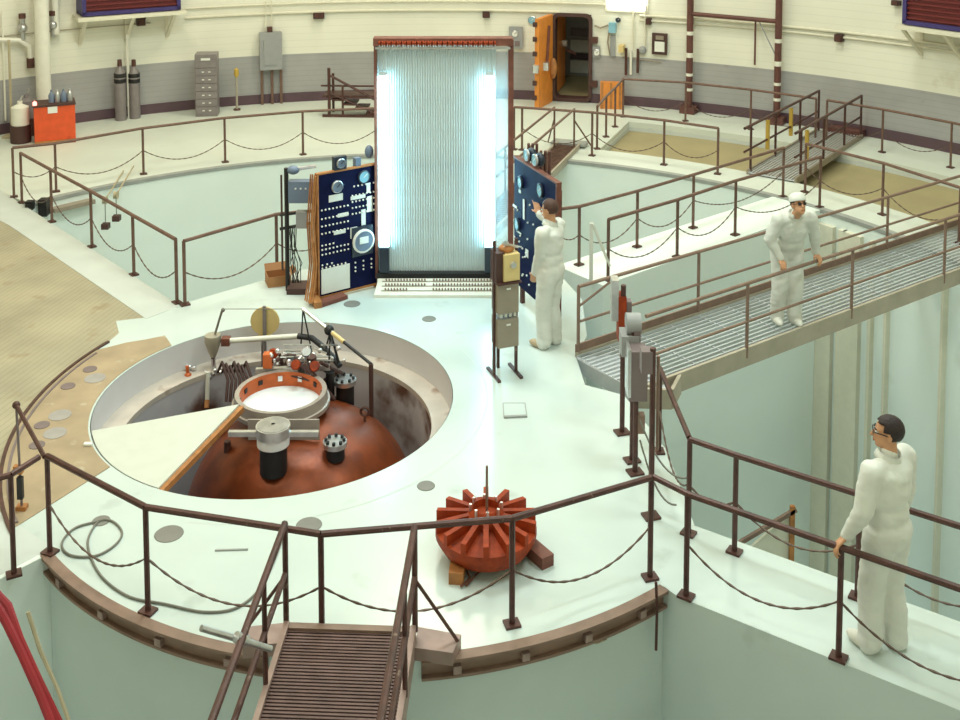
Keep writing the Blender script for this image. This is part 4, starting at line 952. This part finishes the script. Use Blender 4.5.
# filing cabinet
g0, g1 = G(197, 117), G(219, 116.5); wl_ = g1.x-g0.x
t = thing('filing_cabinet', 'tall grey cabinet with six drawers at the foot of the wall', 'cabinet', (g0.x, g0.y, 0), .12); hb = T(g0.y, 55)
MB().box((wl_/2-.03, .22, hb/2), (wl_, .42, hb)).build('body', 'gas_grey', t, smooth=False)
for i in range(7):
    z_ = hb*(.10+.125*i); dr = MB().box((wl_/2-.03, .004, z_), (wl_-.04, .02, hb*.115)).build('drawer', 'gas_grey', t, smooth=False)
    if i < 6:
        for x_ in (-.06, .08): MB().box((wl_/2-.03+x_, -.015, z_), (.05, .02, .02)).build('handle', 'paper', dr, smooth=False)
MB().box((wl_/2-.03, -.012, hb-.1), (.2, .01, .05)).build('name_plate', 'paper', t, smooth=False)
# yellow hydrant post
g = G(237, 110); t = thing('hydrant_post', 'slim post with a yellow head beside the grey electric panel', 'hydrant', (g.x, g.y, 0)); h_ = T(g.y, 72)
MB().cyl((0, 0, 0), (0, 0, h_), .025, n=8).build('post', 'bridge_paint', t); MB().lathe([(.001, h_+.1), (.05, h_+.06), (.06, h_-.05), (.03, h_-.12)], 12).build('head', 'yellow', t); MB().cyl((0, 0, 0), (0, 0, .03), .08, n=12).build('foot', 'rust_dark', t)
# electric panel
t = wthing('electric_panel', 'grey electric panel on the wall with conduits dropping to the floor', 'electric panel', 271, .06)
bo = wbox(t, 'cabinet', 260, 31, 282, 68, .18, 'box_grey', 271); d_ = wbox(t, 'door', 264, 38, 277, 63, .02, 'box_grey', 271, y=-.19); wbox(t, 'conduit_box', 268, 26, 273, 31, .12, 'rust_dark', 271)
for px in (262, 272, 281): wbox(t, 'conduit', px-1, 68, px+1.5, 104, .05, 'rail_tan', 271)
for px in (267, 273): wbox(t, 'conduit', px-.5, 0, px+.6, 27, .03, 'cream_paint', 271)
# little wall boxes
for px0, py0, px1, py1, m_, nm, lab in ((314, 12, 325, 18, 'brown_dark', 'wall_box', 'small dark box high on the wall right of the electric panel'), (483, 11, 490, 17, 'brown_dark', 'wall_box', 'small dark box high on the wall above the lit board'), (646, 18, 651, 24, 'brown_dark', 'wall_box', 'small dark box on the wall left of the framed gauge'), (835, 34, 843, 41, 'brown_dark', 'wall_box', 'small dark box on the wall right of the brown pipe frame'), (891, 0, 899, 5, 'brown_dark', 'wall_box', 'small dark box high beside the right bracketed unit'), (138, 18, 146, 25, 'brown_dark', 'wall_box', 'small dark box under the bracket above the gas cylinders')):
    c = (px0+px1)/2; t = wthing(nm, lab, 'wall box', c); wbox(t, 'case', px0, py0, px1, py1, .14, m_, c); wbox(t, 'cover', px0+1, py0+1, px1-1, py1-1, .02, 'rust_dark', c, y=-.15)
# airlock instruments: telephone/gauges
t = wthing('meter_panel', 'grey meter panel with a round white gauge left of the airlock', 'meter', 516, .04)
wbox(t, 'back_plate', 509, 26, 523, 48, .08, 'box_grey', 516); dial(t, -.02, T(wall_frame(516)[0].y, 33), .07, 'paper', y=-.08); wbox(t, 'handset', 515, 40, 520, 45, .1, 'box_mauve', 516)
t = wthing('round_gauge', 'small round gauge above the open orange door', 'gauge', 532); dial(t, 0, T(wall_frame(532)[0].y, 20), .09, 'dial_blue', y=-.02)
# framed gauge
t = wthing('framed_gauge', 'dark framed gauge with a white face on the wall left of the brown pipes', 'gauge', 660)
wbox(t, 'case', 652, 33, 667, 54, .10, 'brown_dark', 660); wbox(t, 'face', 655, 41, 665, 51, .02, 'paper', 660, y=-.11); wbox(t, 'dial_window', 656, 35, 664, 39, .02, 'box_taupe', 660, y=-.11)
# instruments right of the airlock
t = wthing('switch_box', 'pale blue switch box with bent conduits right of the airlock', 'switch box', 613)
wbox(t, 'box', 609, 22, 616, 32, .14, 'dial_blue', 613); wbox(t, 'cover', 610, 35, 615, 56, .05, 'box_grey', 613); dial(t, .12, T(wall_frame(613)[0].y, 19), .06, 'dial_black', y=-.08)
k = wall_frame(613)[0].y/F; Yw = wall_frame(613)[0].y
MB().tube([((594-613)*k, -.06, T(Yw, 26)), ((600-613)*k, -.08, T(Yw, 28)), ((608-613)*k, -.06, T(Yw, 25))], .022, 6).tube([((609-613)*k, -.06, T(Yw, 30)), ((608-613)*k, -.1, T(Yw, 42)), ((610-613)*k, -.06, T(Yw, 55))], .02, 6).build('conduit', 'box_taupe', t)
t = wthing('dial_gauge', 'round white gauge in a grey case beside the airlock frame', 'gauge', 597); wbox(t, 'case', 593, 46, 600, 57, .08, 'box_grey', 597); dial(t, 0, T(wall_frame(597)[0].y, 52), .07, 'paper', y=-.08)
t = wthing('hose_station', 'hanging hoses and valve handles on the wall left of the framed gauge', 'hose station', 632)
Yw = wall_frame(632)[0].y; k = Yw/F
MB().box(((622-632)*k, -.12, T(Yw, 48)), (.12, .2, .16)).build('horn', 'yellow_disc', t)
for px, p0, p1, m_, r_ in ((626, 48, 75, 'rust_dark', .03), (631, 50, 74, 'pipe_white', .03), (638, 48, 72, 'rust_dark', .03), (633, 5, 48, 'cream_paint', .02), (645, 5, 45, 'cream_paint', .02)): MB().cyl(((px-632)*k, -.06, T(Yw, p0)), ((px-632)*k, -.06, T(Yw, p1)), r_, n=8).build('hose', m_, t)
MB().sphere(((643-632)*k, -.08, T(Yw, 49)), (.09, .07, .1)).build('valve', 'box_grey', t); MB().cyl(((622-632)*k, -.05, T(Yw, 57)), ((662-632)*k, -.05, T(Yw, 60)), .015, n=6).build('pipe', 'box_taupe', t)
# orange box on the floor
g = G(611, 109); t = thing('orange_crate', 'orange-brown crate on the floor beside the airlock', 'crate', (g.x, g.y, 0), -.15); k = g.y/F; hb = T(g.y, 83)
MB().box((0, .1, hb/2), (22*k, .22, hb)).build('body', 'orange_door', t, smooth=False)
for x_ in (-9*k, 0, 9*k): MB().box((x_, -.01, hb/2), (.05, .02, hb)).build('batten', 'wood_orange', t, smooth=False)
# brown pipe frame with white bands
def banded(t, a, b, r, bands):
    MB().cyl(a, b, r, n=12).build('pipe', 'pipe_brown', t)
    for u, w_ in bands:
        p = Vector(a).lerp(Vector(b), u); q = Vector(a).lerp(Vector(b), u+w_); MB().cyl(p, q, r*1.06, n=12).build('white_band', 'pipe_white', t)
t = wthing('standpipe', 'brown vertical pipes with white bands joined by a cross pipe at the wall', 'pipe frame', 735, .18)
Yw = wall_frame(735, .18)[0].y; b0, a0_ = wall_frame(735, .18); X_ = XF[t.name].inverted()
for px in (689, 777):
    b_, _ = wall_frame(px, .18); p = X_ @ Vector(b_); banded(t, (p.x, p.y, 0), (p.x, p.y, 4.2), .075, ((.30, .025), (.42, .02), (.2, .015), (.12, .015)))
    MB().box((p.x, p.y, .08), (.34, .3, .16)).build('foot', 'pipe_brown', t, smooth=False)
zc = T(Yw, 17); pa_, pb_ = X_ @ Vector(wall_frame(689, .18)[0]), X_ @ Vector(wall_frame(777, .18)[0])
MB().cyl((pa_.x, pa_.y, zc), (pb_.x, pb_.y, zc-.02), .05, n=10).build('cross_pipe', 'pipe_brown', t)
pm = X_ @ Vector(wall_frame(754, .18)[0]); MB().cyl((pm.x, pm.y, zc), (pm.x, pm.y, T(Yw, 63)), .022, n=8).build('hanger', 'pipe_brown', t)
pm2 = X_ @ Vector(wall_frame(757, .18)[0]); MB().cyl((pm2.x, pm2.y, zc-.03), (pb_.x-.02, pb_.y, T(Yw, 54)), .014, n=6).build('stay', 'box_grey', t)
# wall lamp
t = wthing('wall_lamp', 'bright white rectangular lamp on the wall above the airlock gauges', 'lamp', 626)
wbox(t, 'diffuser', 607, -14, 645, 9, .10, 'wall_lamp_on', 626); wbox(t, 'housing', 604, -16, 648, 12, .05, 'cream_paint', 626)
# stair stand left of the board
g = G(352, 117); t = thing('rolling_steps', 'dark brown steel steps with handrails standing by the wall', 'steps', (g.x-.5, g.y, 0), -.05); k = g.y/F; zt_ = T(g.y, 68)
MB().cyl((.0, 0, 0), (0, 0, zt_), .035, n=8).build('post', 'rail_brown', t); MB().cyl((0, .5, 0), (0, .5, zt_*.8), .03, n=8).build('post', 'rail_brown', t)
MB().cyl((0, 0, zt_*.86), (1.3, 0, .25), .028, n=8).build('handrail', 'rail_brown', t); MB().cyl((0, 0, zt_*.5), (1.0, 0, .1), .022, n=8).build('handrail', 'rail_brown', t)
MB().cyl((.3, 0, 0), (.3, 0, zt_*.65), .025, n=8).build('post', 'rail_brown', t); MB().box((.5, .25, zt_*.42), (1.3, .5, .05)).build('landing', 'rail_brown', t, smooth=False)
for i in range(4): MB().box((.2+.25*i, .25, .08+.1*(3-i)), (.28, .5, .04)).build('tread', 'rail_brown', t, smooth=False)
MB().box((.5, 0, .03), (1.3, .05, .06)).build('base_bar', 'rail_brown', t, smooth=False); MB().cyl((-.2, .1, zt_*.62), (1.4, .1, zt_*.62), .022, n=8).build('rail', 'rail_brown', t)

# ================================================================== AIRLOCK
c = 572; b, a = wall_frame(c); Yw = b.y; k = Yw/F
DOOR = thing('airlock_door', 'open orange airlock door with levers, its dark rounded frame in the wall', 'door', b, a)
dw = (593-552)*k; zt_ = T(Yw, 13); zb_ = T(Yw, 101)
prof = []
rc_ = .16
def rrect(w_, z0_, z1_, r):
    P = []
    for cx, cz, s in ((w_/2-r, z0_+r, -PI/2), (w_/2-r, z1_-r, 0), (-w_/2+r, z1_-r, PI/2), (-w_/2+r, z0_+r, PI)):
        for i in range(7): q = s+PI/2*i/6; P.append(Vector((cx+r*math.cos(q), -.02, cz+r*math.sin(q))))
    return P
P = rrect(dw, zb_, zt_, rc_); P2 = rrect(dw-.16, zb_+.08, zt_-.08, rc_-.05)
mb = MB(); n = len(P)
vv = [p+Vector((0, -.06, 0)) for p in P]+[p+Vector((0, -.06, 0)) for p in P2]+[p+Vector((0, .25, 0)) for p in P]+[p+Vector((0, .25, 0)) for p in P2]
ff = []
for i in range(n):
    j_ = (i+1) % n; ff += [(i, j_, n+j_, n+i), (n+i, n+j_, 3*n+j_, 3*n+i), (i, 2*n+i, 2*n+j_, j_), (2*n+i, 3*n+i, 3*n+j_, 2*n+j_)]
mb.add(vv, ff).build('frame', 'brown_dark', DOOR)
# leaf swung out into the hall, seen nearly edge-on
lx_ = -dw/2-.02; ang = R(-101)
def leaf(u, y_): return (lx_+u*math.cos(ang)-y_*math.sin(ang), -.1+u*math.sin(ang)+y_*math.cos(ang))
lw_ = .86
lf = MB().prism([leaf(0, -.05), leaf(lw_, -.05), leaf(lw_, .05), leaf(0, .05)], zb_-.02, zt_-.03).build('leaf', 'orange_door', DOOR, smooth=False)
for i in range(6):
    q = leaf(lw_+.02, -.04); z_ = zb_+.25+i*(zt_-zb_-.4)/5; MB().box((q[0], q[1], z_), (.09, .09, .10)).build('dog_lever', 'brown_dark', lf)
q = leaf(lw_*.5, .08); MB().bar((q[0], q[1], zb_+1.0), (leaf(lw_*.35, .08)[0], leaf(lw_*.35, .08)[1], zt_-.25), .05, .05).build('lever', 'wood_dark', lf); MB().box((leaf(lw_*.6, .08)[0], leaf(lw_*.6, .08)[1], zb_+.92), (.14, .14, .18)).build('latch_box', 'silver', lf)
MB().box((leaf(lw_+.05, 0)[0], leaf(lw_+.05, 0)[1], zb_+.92), (.12, .12, .18)).build('latch_box', 'silver', lf); MB().sphere((leaf(.1, .1)[0], leaf(.1, .1)[1], zb_+.8), (.1, .1, .25)).build('hinge_arm', 'wood_orange', lf)
for z_ in (zb_+.45, zt_-.6): MB().box((dw/2+.06, -.08, z_), (.14, .12, .14)).build('hinge', 'rust_dark', DOOR)
# chamber beyond
CH = MB(); L_ = 2.6
room = struct(MB().box((0, .25+L_/2, zb_-.01), (1.5, L_, .06)), 'floor_airlock', 'tan_recess', 'tan floor of the airlock chamber', smooth=False); room.location = b; room.rotation_euler = (0, 0, a)
wr = struct(MB().box((.78, .25+L_/2, 1.2), (.06, L_, 2.6)).box((-.78, .25+L_/2, 1.2), (.06, L_, 2.6)).box((0, .25+L_/2, 2.45), (1.6, L_, .06)), 'wall_airlock', 'cream_paint', 'pale wall of the airlock chamber', smooth=False); wr.location = b; wr.rotation_euler = (0, 0, a)
we = struct(MB().box((0, .28+L_, 1.2), (1.6, .06, 2.6)), 'wall_airlock_end', 'wall_grey', 'grey end wall of the airlock chamber', smooth=False); we.location = b; we.rotation_euler = (0, 0, a)
for i, (z_, h_, m_) in enumerate(((1.18, .20, 'box_mauve'), (.82, .32, 'paper'), (.55, .16, 'base_purple'), (.28, .32, 'paper'))):
    o = MB().box((.1, .2+L_, z_), (1.2, .05, h_)).build('band', m_, we, smooth=False)
IN = thing('inner_door', 'second orange door standing open inside the airlock', 'door', b, a)
MB().box((-.50, 1.0, (zb_+zt_)/2+.02), (.12, 1.3, zt_-zb_-.10)).build('leaf', 'orange_door', IN, smooth=False); MB().box((-.40, 1.3, 1.15), (.12, .14, .14)).build('latch_box', 'silver', IN); MB().bar((-.40, 1.5, .95), (-.15, 1.5, .85), .05, .06).build('lever', 'wood_dark', IN)

# ================================================================== DOWN IN THE PIT
# pulleys with hanging weights in the far left corner
for i, (px, py, pw2) in enumerate(((105, 200, 226), (116, 195, 218))):
    p = XY(px, py, 18.3); t = thing('pulley_weight', ('dark block hanging from a pulley in the pit corner, the lower one', 'dark block hanging from a pulley in the pit corner, the higher one')[i], 'weight', (p.x, p.y, XY(px, pw2, 18.3).z-.05), 0, 'hanging weights')
    z0_ = t.location.z; MB().box((0, 0, .05), (.12, .12, .09)).build('weight', 'brown_dark', t); MB().cyl((0, 0, .09), (0, 0, p.z-z0_), .008, n=5).build('rope', 'cable', t); MB().lathe([(.001, -.03), (.07, -.03), (.05, 0), (.07, .03), (.001, .03)], 14, (0, 0, p.z-z0_), rot=Matrix.Rotation(PI/2, 3, 'Y')).build('pulley', 'hose_tan', t)
    MB().cyl((0, 0, p.z-z0_), (-.2, 1.6, p.z-z0_+.03), .014, n=6).build('pulley_arm', 'hose_tan', t)
p = on_cyl(75, 207, R_PIT-.02); q = on_cyl(46, 211, R_PIT-.02)
mb = MB(); A_, B_ = on_cyl(52, 210, R_PIT-.06), on_cyl(93, 204, R_PIT-.06); B_.z = A_.z; one(mb.bar(A_, B_, .20, .07), 'shelf_beam', 'box_taupe', 'brown-grey ledge beam fixed on the far pit wall by the pulleys', 'beam', smooth=False)
for i, (px, py) in enumerate(((30, 205), (44, 207))):
    p = on_cyl(px, py, R_PIT-.08); one(MB().box(p, (.14, .16, .28) if i else (.12, .12, .14)).box(p+Vector((0, -.08, 0)), (.08, .06, .08)), 'black_box', 'black', ('small black box on the pit wall below the corner post', 'taller black box on the pit wall beside the ledge beam')[i], 'box', smooth=False)
# landing stair seen below the right walkway
sp = XY(790, 585, 13.9)
t = thing('pit_stair', 'cream stair side with a brown sloping handrail deep in the pit', 'stair', (sp.x, sp.y, ZP))
z0_ = T(13.9, 590); z1_ = T(13.9, 508); z2_ = T(13.9, 540); xl = XY(742, 550, 13.9).x-sp.x
MB().add([(xl, 0, 0), (0, 0, 0), (0, .05, 0), (xl, .05, 0), (xl, 0, T(13.9, 556)-ZP), (0, 0, T(13.9, 512)-ZP), (0, .05, T(13.9, 512)-ZP), (xl, .05, T(13.9, 556)-ZP)], [(0, 1, 5, 4), (1, 2, 6, 5), (2, 3, 7, 6), (3, 0, 4, 7), (4, 5, 6, 7), (0, 3, 2, 1)]).build('side_panel', 'cream_paint', t, smooth=False)
MB().bar((.0, -.03, 0), (.0, -.03, z1_-ZP+.05), .06, .05).build('post', 'wood_orange', t, smooth=False); MB().bar((xl-.05, -.03, T(13.9, 542)-ZP), (.05, -.03, z1_-ZP), .05, .05).build('handrail', 'bridge_brown', t, smooth=False)
# outlet plates on the drum side
for px, py, lab in ((601, 638, 'small tan outlet plate on the drum side under the front railing'),):
    d = ray(px, py); 
    # intersect with drum cylinder
    A2 = d.x**2+d.y**2; B2 = -2*(d.x*DR.x+d.y*DR.y); C2 = DR.length_squared-(R_DRUM+.005)**2; tt = (-B2-math.sqrt(B2*B2-4*A2*C2))/2/A2
    p = Vector((d.x*tt, d.y*tt, H+d.z*tt)); an = math.atan2(p.y-DR.y, p.x-DR.x)
    t = thing('outlet_plate', lab, 'outlet', p, an+PI/2); MB().box((0, 0, 0), (.10, .02, .055)).build('plate', 'hose_tan', t, smooth=False)
    for x_ in (-.025, .025): MB().box((x_, -.012, 0), (.03, .012, .03)).build('socket', 'bridge_brown', t, smooth=False)

# ================================================================== PEOPLE
def capsule(mb, a, b, r0, r1, n=12):
    a, b = Vector(a), Vector(b); mb.tube([a, b], [r0, r1], n); mb.sphere(a, r0, n, 8); mb.sphere(b, r1, n, 8)
def remeshed(mb, name, m, parent, voxel, smooth_it, disp=0.):
    o = mb.build(name, m, parent); md = o.modifiers.new('r', 'REMESH'); md.mode = 'VOXEL'; md.voxel_size = voxel; md.use_smooth_shade = True
    sm = o.modifiers.new('s', 'SMOOTH'); sm.iterations = smooth_it; sm.factor = .5
    dg = bpy.context.evaluated_depsgraph_get(); me = D.meshes.new_from_object(o.evaluated_get(dg))
    o.modifiers.clear()
    if disp:
        for v in me.vertices:
            c = v.co; k = noise.noise(Vector((c.x*7, c.y*7, c.z*5)))+.6*noise.noise(Vector((c.x*9+c.z*14, c.y*9, c.z*16+7)))
            v.co = c+v.normal*(disp*k)
    me.materials.clear(); me.materials.append(M[m]); me.shade_smooth(); o.data = me
    return o
def bend(a, b, l1, l2, pole):
    d = b-a; L = min(d.length, (l1+l2)*.995); d.normalize(); x = (l1*l1-l2*l2+L*L)/(2*L); h = math.sqrt(max(0, l1*l1-x*x))
    p = pole-d*pole.dot(d); p.normalize(); return a+d*x+p*h, a+d*L
def hand(mb, wrist, d, n, thumb, curl, s=1.0, point=False):
    """d: towards fingers, n: palm side, thumb: +1/-1 side along d x n"""
    d = d.normalized(); n = (n-d*n.dot(d)).normalized(); t = d.cross(n)*thumb
    kn = []
    for i in range(4):
        u = (.030-.020*i)*s; k = wrist+d*(.085-.004*abs(i-1))*s+t*u; kn.append(k)
        capsule(mb, wrist+t*u*.7+d*.01, k, .017*s, .013*s, 8)
    capsule(mb, wrist-d*.05, wrist+d*.02, .026*s, .027*s, 10)
    for i in range(4):
        L = (.040, .045, .042, .033)[i]*s; p = kn[i]; a = 0.
        for q in range(3):
            a += curl*(.5, .9, .7)[q]*(0.1 if (point and i == 0) else 1.)
            e = p+(d*math.cos(a)+n*math.sin(a))*L*(1, .72, .55)[q]; capsule(mb, p, e, (.0098-.0008*q)*s, (.0090-.0008*q)*s, 8); p = e
    b0 = wrist+d*.025*s+t*.024*s; b1 = b0+(d*.6+t*.75+n*.35).normalized()*.042*s; b2 = b1+(d*.75+t*.15+n*.6).normalized()*.034*s
    capsule(mb, b0, b1, .014*s, .0115*s, 8); capsule(mb, b1, b2, .0115*s, .0095*s, 8)
def person(label, base, rz, wristL, wristR, lean=0., feet=((-.10, .02), (.10, .0)), head_yaw=0., head_pitch=0., hair='hair_black', cap=False, glasses=None, shoe='shoe_white', handL=None, handR=None, poleL=(-.5, -.8, -.3), poleR=(.5, -.8, -.3), cuff=True, short=1.0):
    t = thing('person', label, 'person', base, rz)
    Rl = Matrix.Rotation(-lean, 3, 'X'); hipc = Vector((0, 0, .93))
    def U(x, y, z): return hipc+Rl @ (Vector((x, y, z))-hipc)
    shL, shR = U(-.20, 0, 1.43), U(.20, 0, 1.43); neck = U(0, -.005, 1.50); 
    inv = XF[t.name].inverted()
    wl_, wr_ = inv @ Vector(wristL), inv @ Vector(wristR)
    eL, wl_ = bend(shL, wl_, .29, .265, Vector(poleL)); eR, wr_ = bend(shR, wr_, .29, .265, Vector(poleR))
    cl_, bd_ = MB(), MB()
    # coveralls
    for sgn, (fx, fy) in ((-1, feet[0]), (1, feet[1])):
        hip = Vector((sgn*.09, -.01, .92)); an = Vector((fx, fy, .10)); kn_ = hip.lerp(an, .52)+Vector((0, .035, 0))
        capsule(cl_, hip, kn_, .122, .097, 14); capsule(cl_, kn_, an+Vector((0, -.005, -.03)), .097, .090, 14)
        capsule(bd_, hip, kn_, .075, .055, 10); capsule(bd_, kn_, an, .055, .04, 10); bd_.sphere(an+Vector((0, .05, -.045)), (.035, .10, .035), 10, 6)
    cl_.sphere((0, -.02, .93), (.195, .148, .16), 16, 10); cl_.sphere(U(0, -.005, 1.06), (.188, .138, .16), 16, 10, Rl); cl_.sphere(U(0, -.005, 1.25), (.205, .145, .20), 16, 10, Rl); cl_.sphere(U(0, -.02, 1.36), (.205, .13, .12), 16, 10, Rl)
    capsule(cl_, shL+Vector((.03, 0, -.01)), shR+Vector((-.03, 0, -.01)), .075, .075, 14); capsule(cl_, U(0, -.005, 1.44), U(0, 0, 1.515), .085, .066, 14)
    for sh, e, w_ in ((shL, eL, wl_), (shR, eR, wr_)):
        capsule(cl_, sh, e, .084, .072, 14); capsule(cl_, e, e.lerp(w_, .96), .072, .050, 14)
        capsule(bd_, sh, e, .045, .042, 10); capsule(bd_, e, w_, .040, .026, 10)
    bd_.sphere((0, -.01, 1.0), (.13, .09, .16), 14, 8); bd_.sphere(U(0, 0, 1.26), (.14, .09, .2), 14, 8, Rl); capsule(bd_, shL, shR, .045, .045, 10)
    # head
    HR = Matrix.Rotation(head_yaw, 3, 'Z') @ Matrix.Rotation(-head_pitch, 3, 'X')
    hc = U(0, .015, 1.655)+Vector((0, .02 if lean else 0, 0))
    def Hd(x, y, z): return hc+HR @ Vector((x, y, z))
    capsule(bd_, U(0, -.01, 1.44), Hd(0, -.015, -.06), .062, .055, 14)
    bd_.sphere(Hd(0, -.012, .028), (.076, .095, .090), 18, 12, HR); bd_.sphere(Hd(0, .022, -.045), (.060, .068, .072), 16, 10, HR); bd_.sphere(Hd(0, .055, -.092), (.030, .026, .024), 12, 8, HR)
    capsule(bd_, Hd(0, .086, .012), Hd(0, .108, -.030), .009, .014, 8)
    bd_.sphere(Hd(0, .085, -.062), (.024, .012, .009), 10, 6, HR)
    for sgn in (-1, 1):
        bd_.sphere(Hd(sgn*.079, -.01, -.005), (.010, .022, .034), 10, 8, HR); bd_.sphere(Hd(sgn*.030, .074, .022), (.022, .014, .008), 10, 6, HR)
    # hands
    for w_, e, spec, th in ((wl_, eL, handL, 1), (wr_, eR, handR, -1)):
        spec = spec or {}; d = spec.get('d'); n = spec.get('n')
        dd = (inv.to_3x3() @ Vector(d)) if d else (w_-e).normalized(); nn = (inv.to_3x3() @ Vector(n)) if n else Vector((1 if th > 0 else -1, .2, 0))
        tt = dd.normalized().cross((nn-dd.normalized()*nn.dot(dd.normalized())).normalized()); 
        want = inv.to_3x3() @ Vector(spec['t']) if 't' in spec else Vector((0, 1, 0))
        hand(bd_, w_, dd, nn, 1 if tt.dot(want) > 0 else -1, spec.get('curl', .45), 1.05, spec.get('point', False))
    remeshed(bd_, 'body', 'skin', t, .0085, 3)
    remeshed(cl_, 'coveralls', 'cloth_white', t, .014, 4, .012)
    # eyes, mouth, hair, cap, glasses
    for sgn in (-1, 1):
        ey = MB().sphere(Hd(sgn*.030, .0765, .006), .0135, 12, 8).build('eye', 'eye_white', t); MB().sphere(Hd(sgn*.030, .0875, .006), .0062, 8, 6).build('pupil', 'black', ey)
        MB().bar(Hd(sgn*.016, .091, .027), Hd(sgn*.046, .082, .030), .008, .007).build('eyebrow', hair, t)
    MB().bar(Hd(-.022, .091, -.064), Hd(.022, .091, -.064), .008, .005).build('mouth', 'vane_red', t)
    hs_ = MB(); hs_.sphere((0, 0, 0), (.086, .107, .104), 26, 20)
    keep = []
    for f in hs_.f:
        c = sum((hs_.v[i] for i in f), Vector())/len(f)
        lim = .040 if c.y > .045 else (.005 if c.y > 0 else -.062)
        if c.z > lim and not (c.y > .082 and c.z < .065): keep.append(f)
    hs_.f = keep; hs_.v = [Hd(v.x, v.y-.014, v.z+.030) for v in hs_.v]
    ho = hs_.build('hair', hair, t); so = ho.modifiers.new('s', 'SOLIDIFY'); so.thickness = .012
    if cap:
        cp = MB().lathe([(.001, .100), (.05, .092), (.085, .062), (.098, .02), (.100, -.005), (.096, -.012)], 24); cp.v = [Hd(v.x, v.y*1.16-.012, v.z+.058) for v in cp.v]
        co_ = cp.build('cap', 'cloth_white', t)
    if glasses:
        gm = MB()
        for sgn in (-1, 1):
            gm.bar(Hd(sgn*.012, .101, .006), Hd(sgn*.052, .094, .006), .006, .034) if glasses == 'dark' else gm.lathe([(.019, -.002), (.022, 0), (.019, .002)], 16, Hd(sgn*.031, .100, .006), rot=HR @ Matrix.Rotation(PI/2, 3, 'X'))
            gm.bar(Hd(sgn*.054, .094, .012), Hd(sgn*.084, -.005, .010), .005, .006)
        gm.bar(Hd(-.012, .102, .010), Hd(.012, .102, .010), .005, .005); gm.build('glasses', 'glass_dark', t)
    # collar, shoes
    cl2 = MB().lathe([(.070, 0), (.082, .03), (.088, .005), (.098, -.03)], 20, U(0, .0, 1.50), R(120)-.0, R(420), rot=Rl @ Matrix.Rotation(.25, 3, 'X')); co2 = cl2.build('collar', 'cloth_white', t); so = co2.modifiers.new('s', 'SOLIDIFY'); so.thickness = .008
    for sgn, (fx, fy) in ((-1, feet[0]), (1, feet[1])):
        sh = MB(); sh.sphere((fx+sgn*.012, fy+.06, .046), (.052, .135, .050), 16, 10); sh.sphere((fx, fy-.02, .065), (.05, .065, .06), 14, 8); so_ = remeshed(sh, 'shoe', shoe, t, .009, 3)
        for v in so_.data.vertices: v.co.z = max(v.co.z, .004)
    return t
# man on the right walkway, left hand on the near railing
rp = Vector((2.60, 7.71, .85))
person('man in white coveralls with black hair standing on the right walkway, hand on its railing', (2.98, 7.79, 0), R(36),
       (2.665, 7.725, .915), (3.17, 8.02, .86), head_yaw=R(38), head_pitch=-.05, hair='hair_black', glasses='thin', feet=((-.09, .05), (.10, -.04)),
       handL=dict(d=(-.75, -.2, -.55), n=(.15, -.3, -.9), t=(-.4, .8, .1), curl=.75), handR=dict(curl=.4), poleL=(-.3, -.9, -.2))
# man at the gauge panel, right hand raised
hb_ = XY(536, 206, 13.44)
person('man in white coveralls with brown hair reaching up to the navy gauge panel', (.83, 12.82, 0), R(58),
       (.64, 12.82, .82), (hb_.x+.035, hb_.y-.07, hb_.z-.07), head_yaw=R(4), head_pitch=.08, hair='hair_brown', shoe='shoe_tan', feet=((-.09, .03), (.09, -.02)),
       handL=dict(curl=.4), handR=dict(d=(-.25, .55, .75), n=(-.2, .9, -.3), t=(-1, -.2, .1), curl=.55, point=True), poleL=(-.3, -.9, -.2), poleR=(.7, -.3, -.7))
# man leaning on the bridge railing
hR, hL = G(783, 265, .86), G(819, 259, .86)
f2 = Vector((.10, -1, 0)).normalized(); fb_ = G(785, 321, .03)
person('man in white cap and coveralls leaning on the railing of the grating bridge', (fb_.x, fb_.y-.05, .032), math.atan2(-f2.x, f2.y),
       (hL.x-.03, hL.y+.05, .915), (hR.x-.02, hR.y+.06, .915), lean=.40, head_yaw=R(6), head_pitch=-.42, hair='hair_brown', cap=True, glasses='dark', feet=((-.10, .02), (.11, -.03)),
       handL=dict(d=(.35, -.75, -.5), n=(0, -.3, -.95), t=(-.9, -.3, 0), curl=.8), handR=dict(d=(.2, -.8, -.5), n=(0, -.3, -.95), t=(.9, .2, 0), curl=.8), poleL=(-.9, -.4, -.1), poleR=(.9, -.4, -.1))
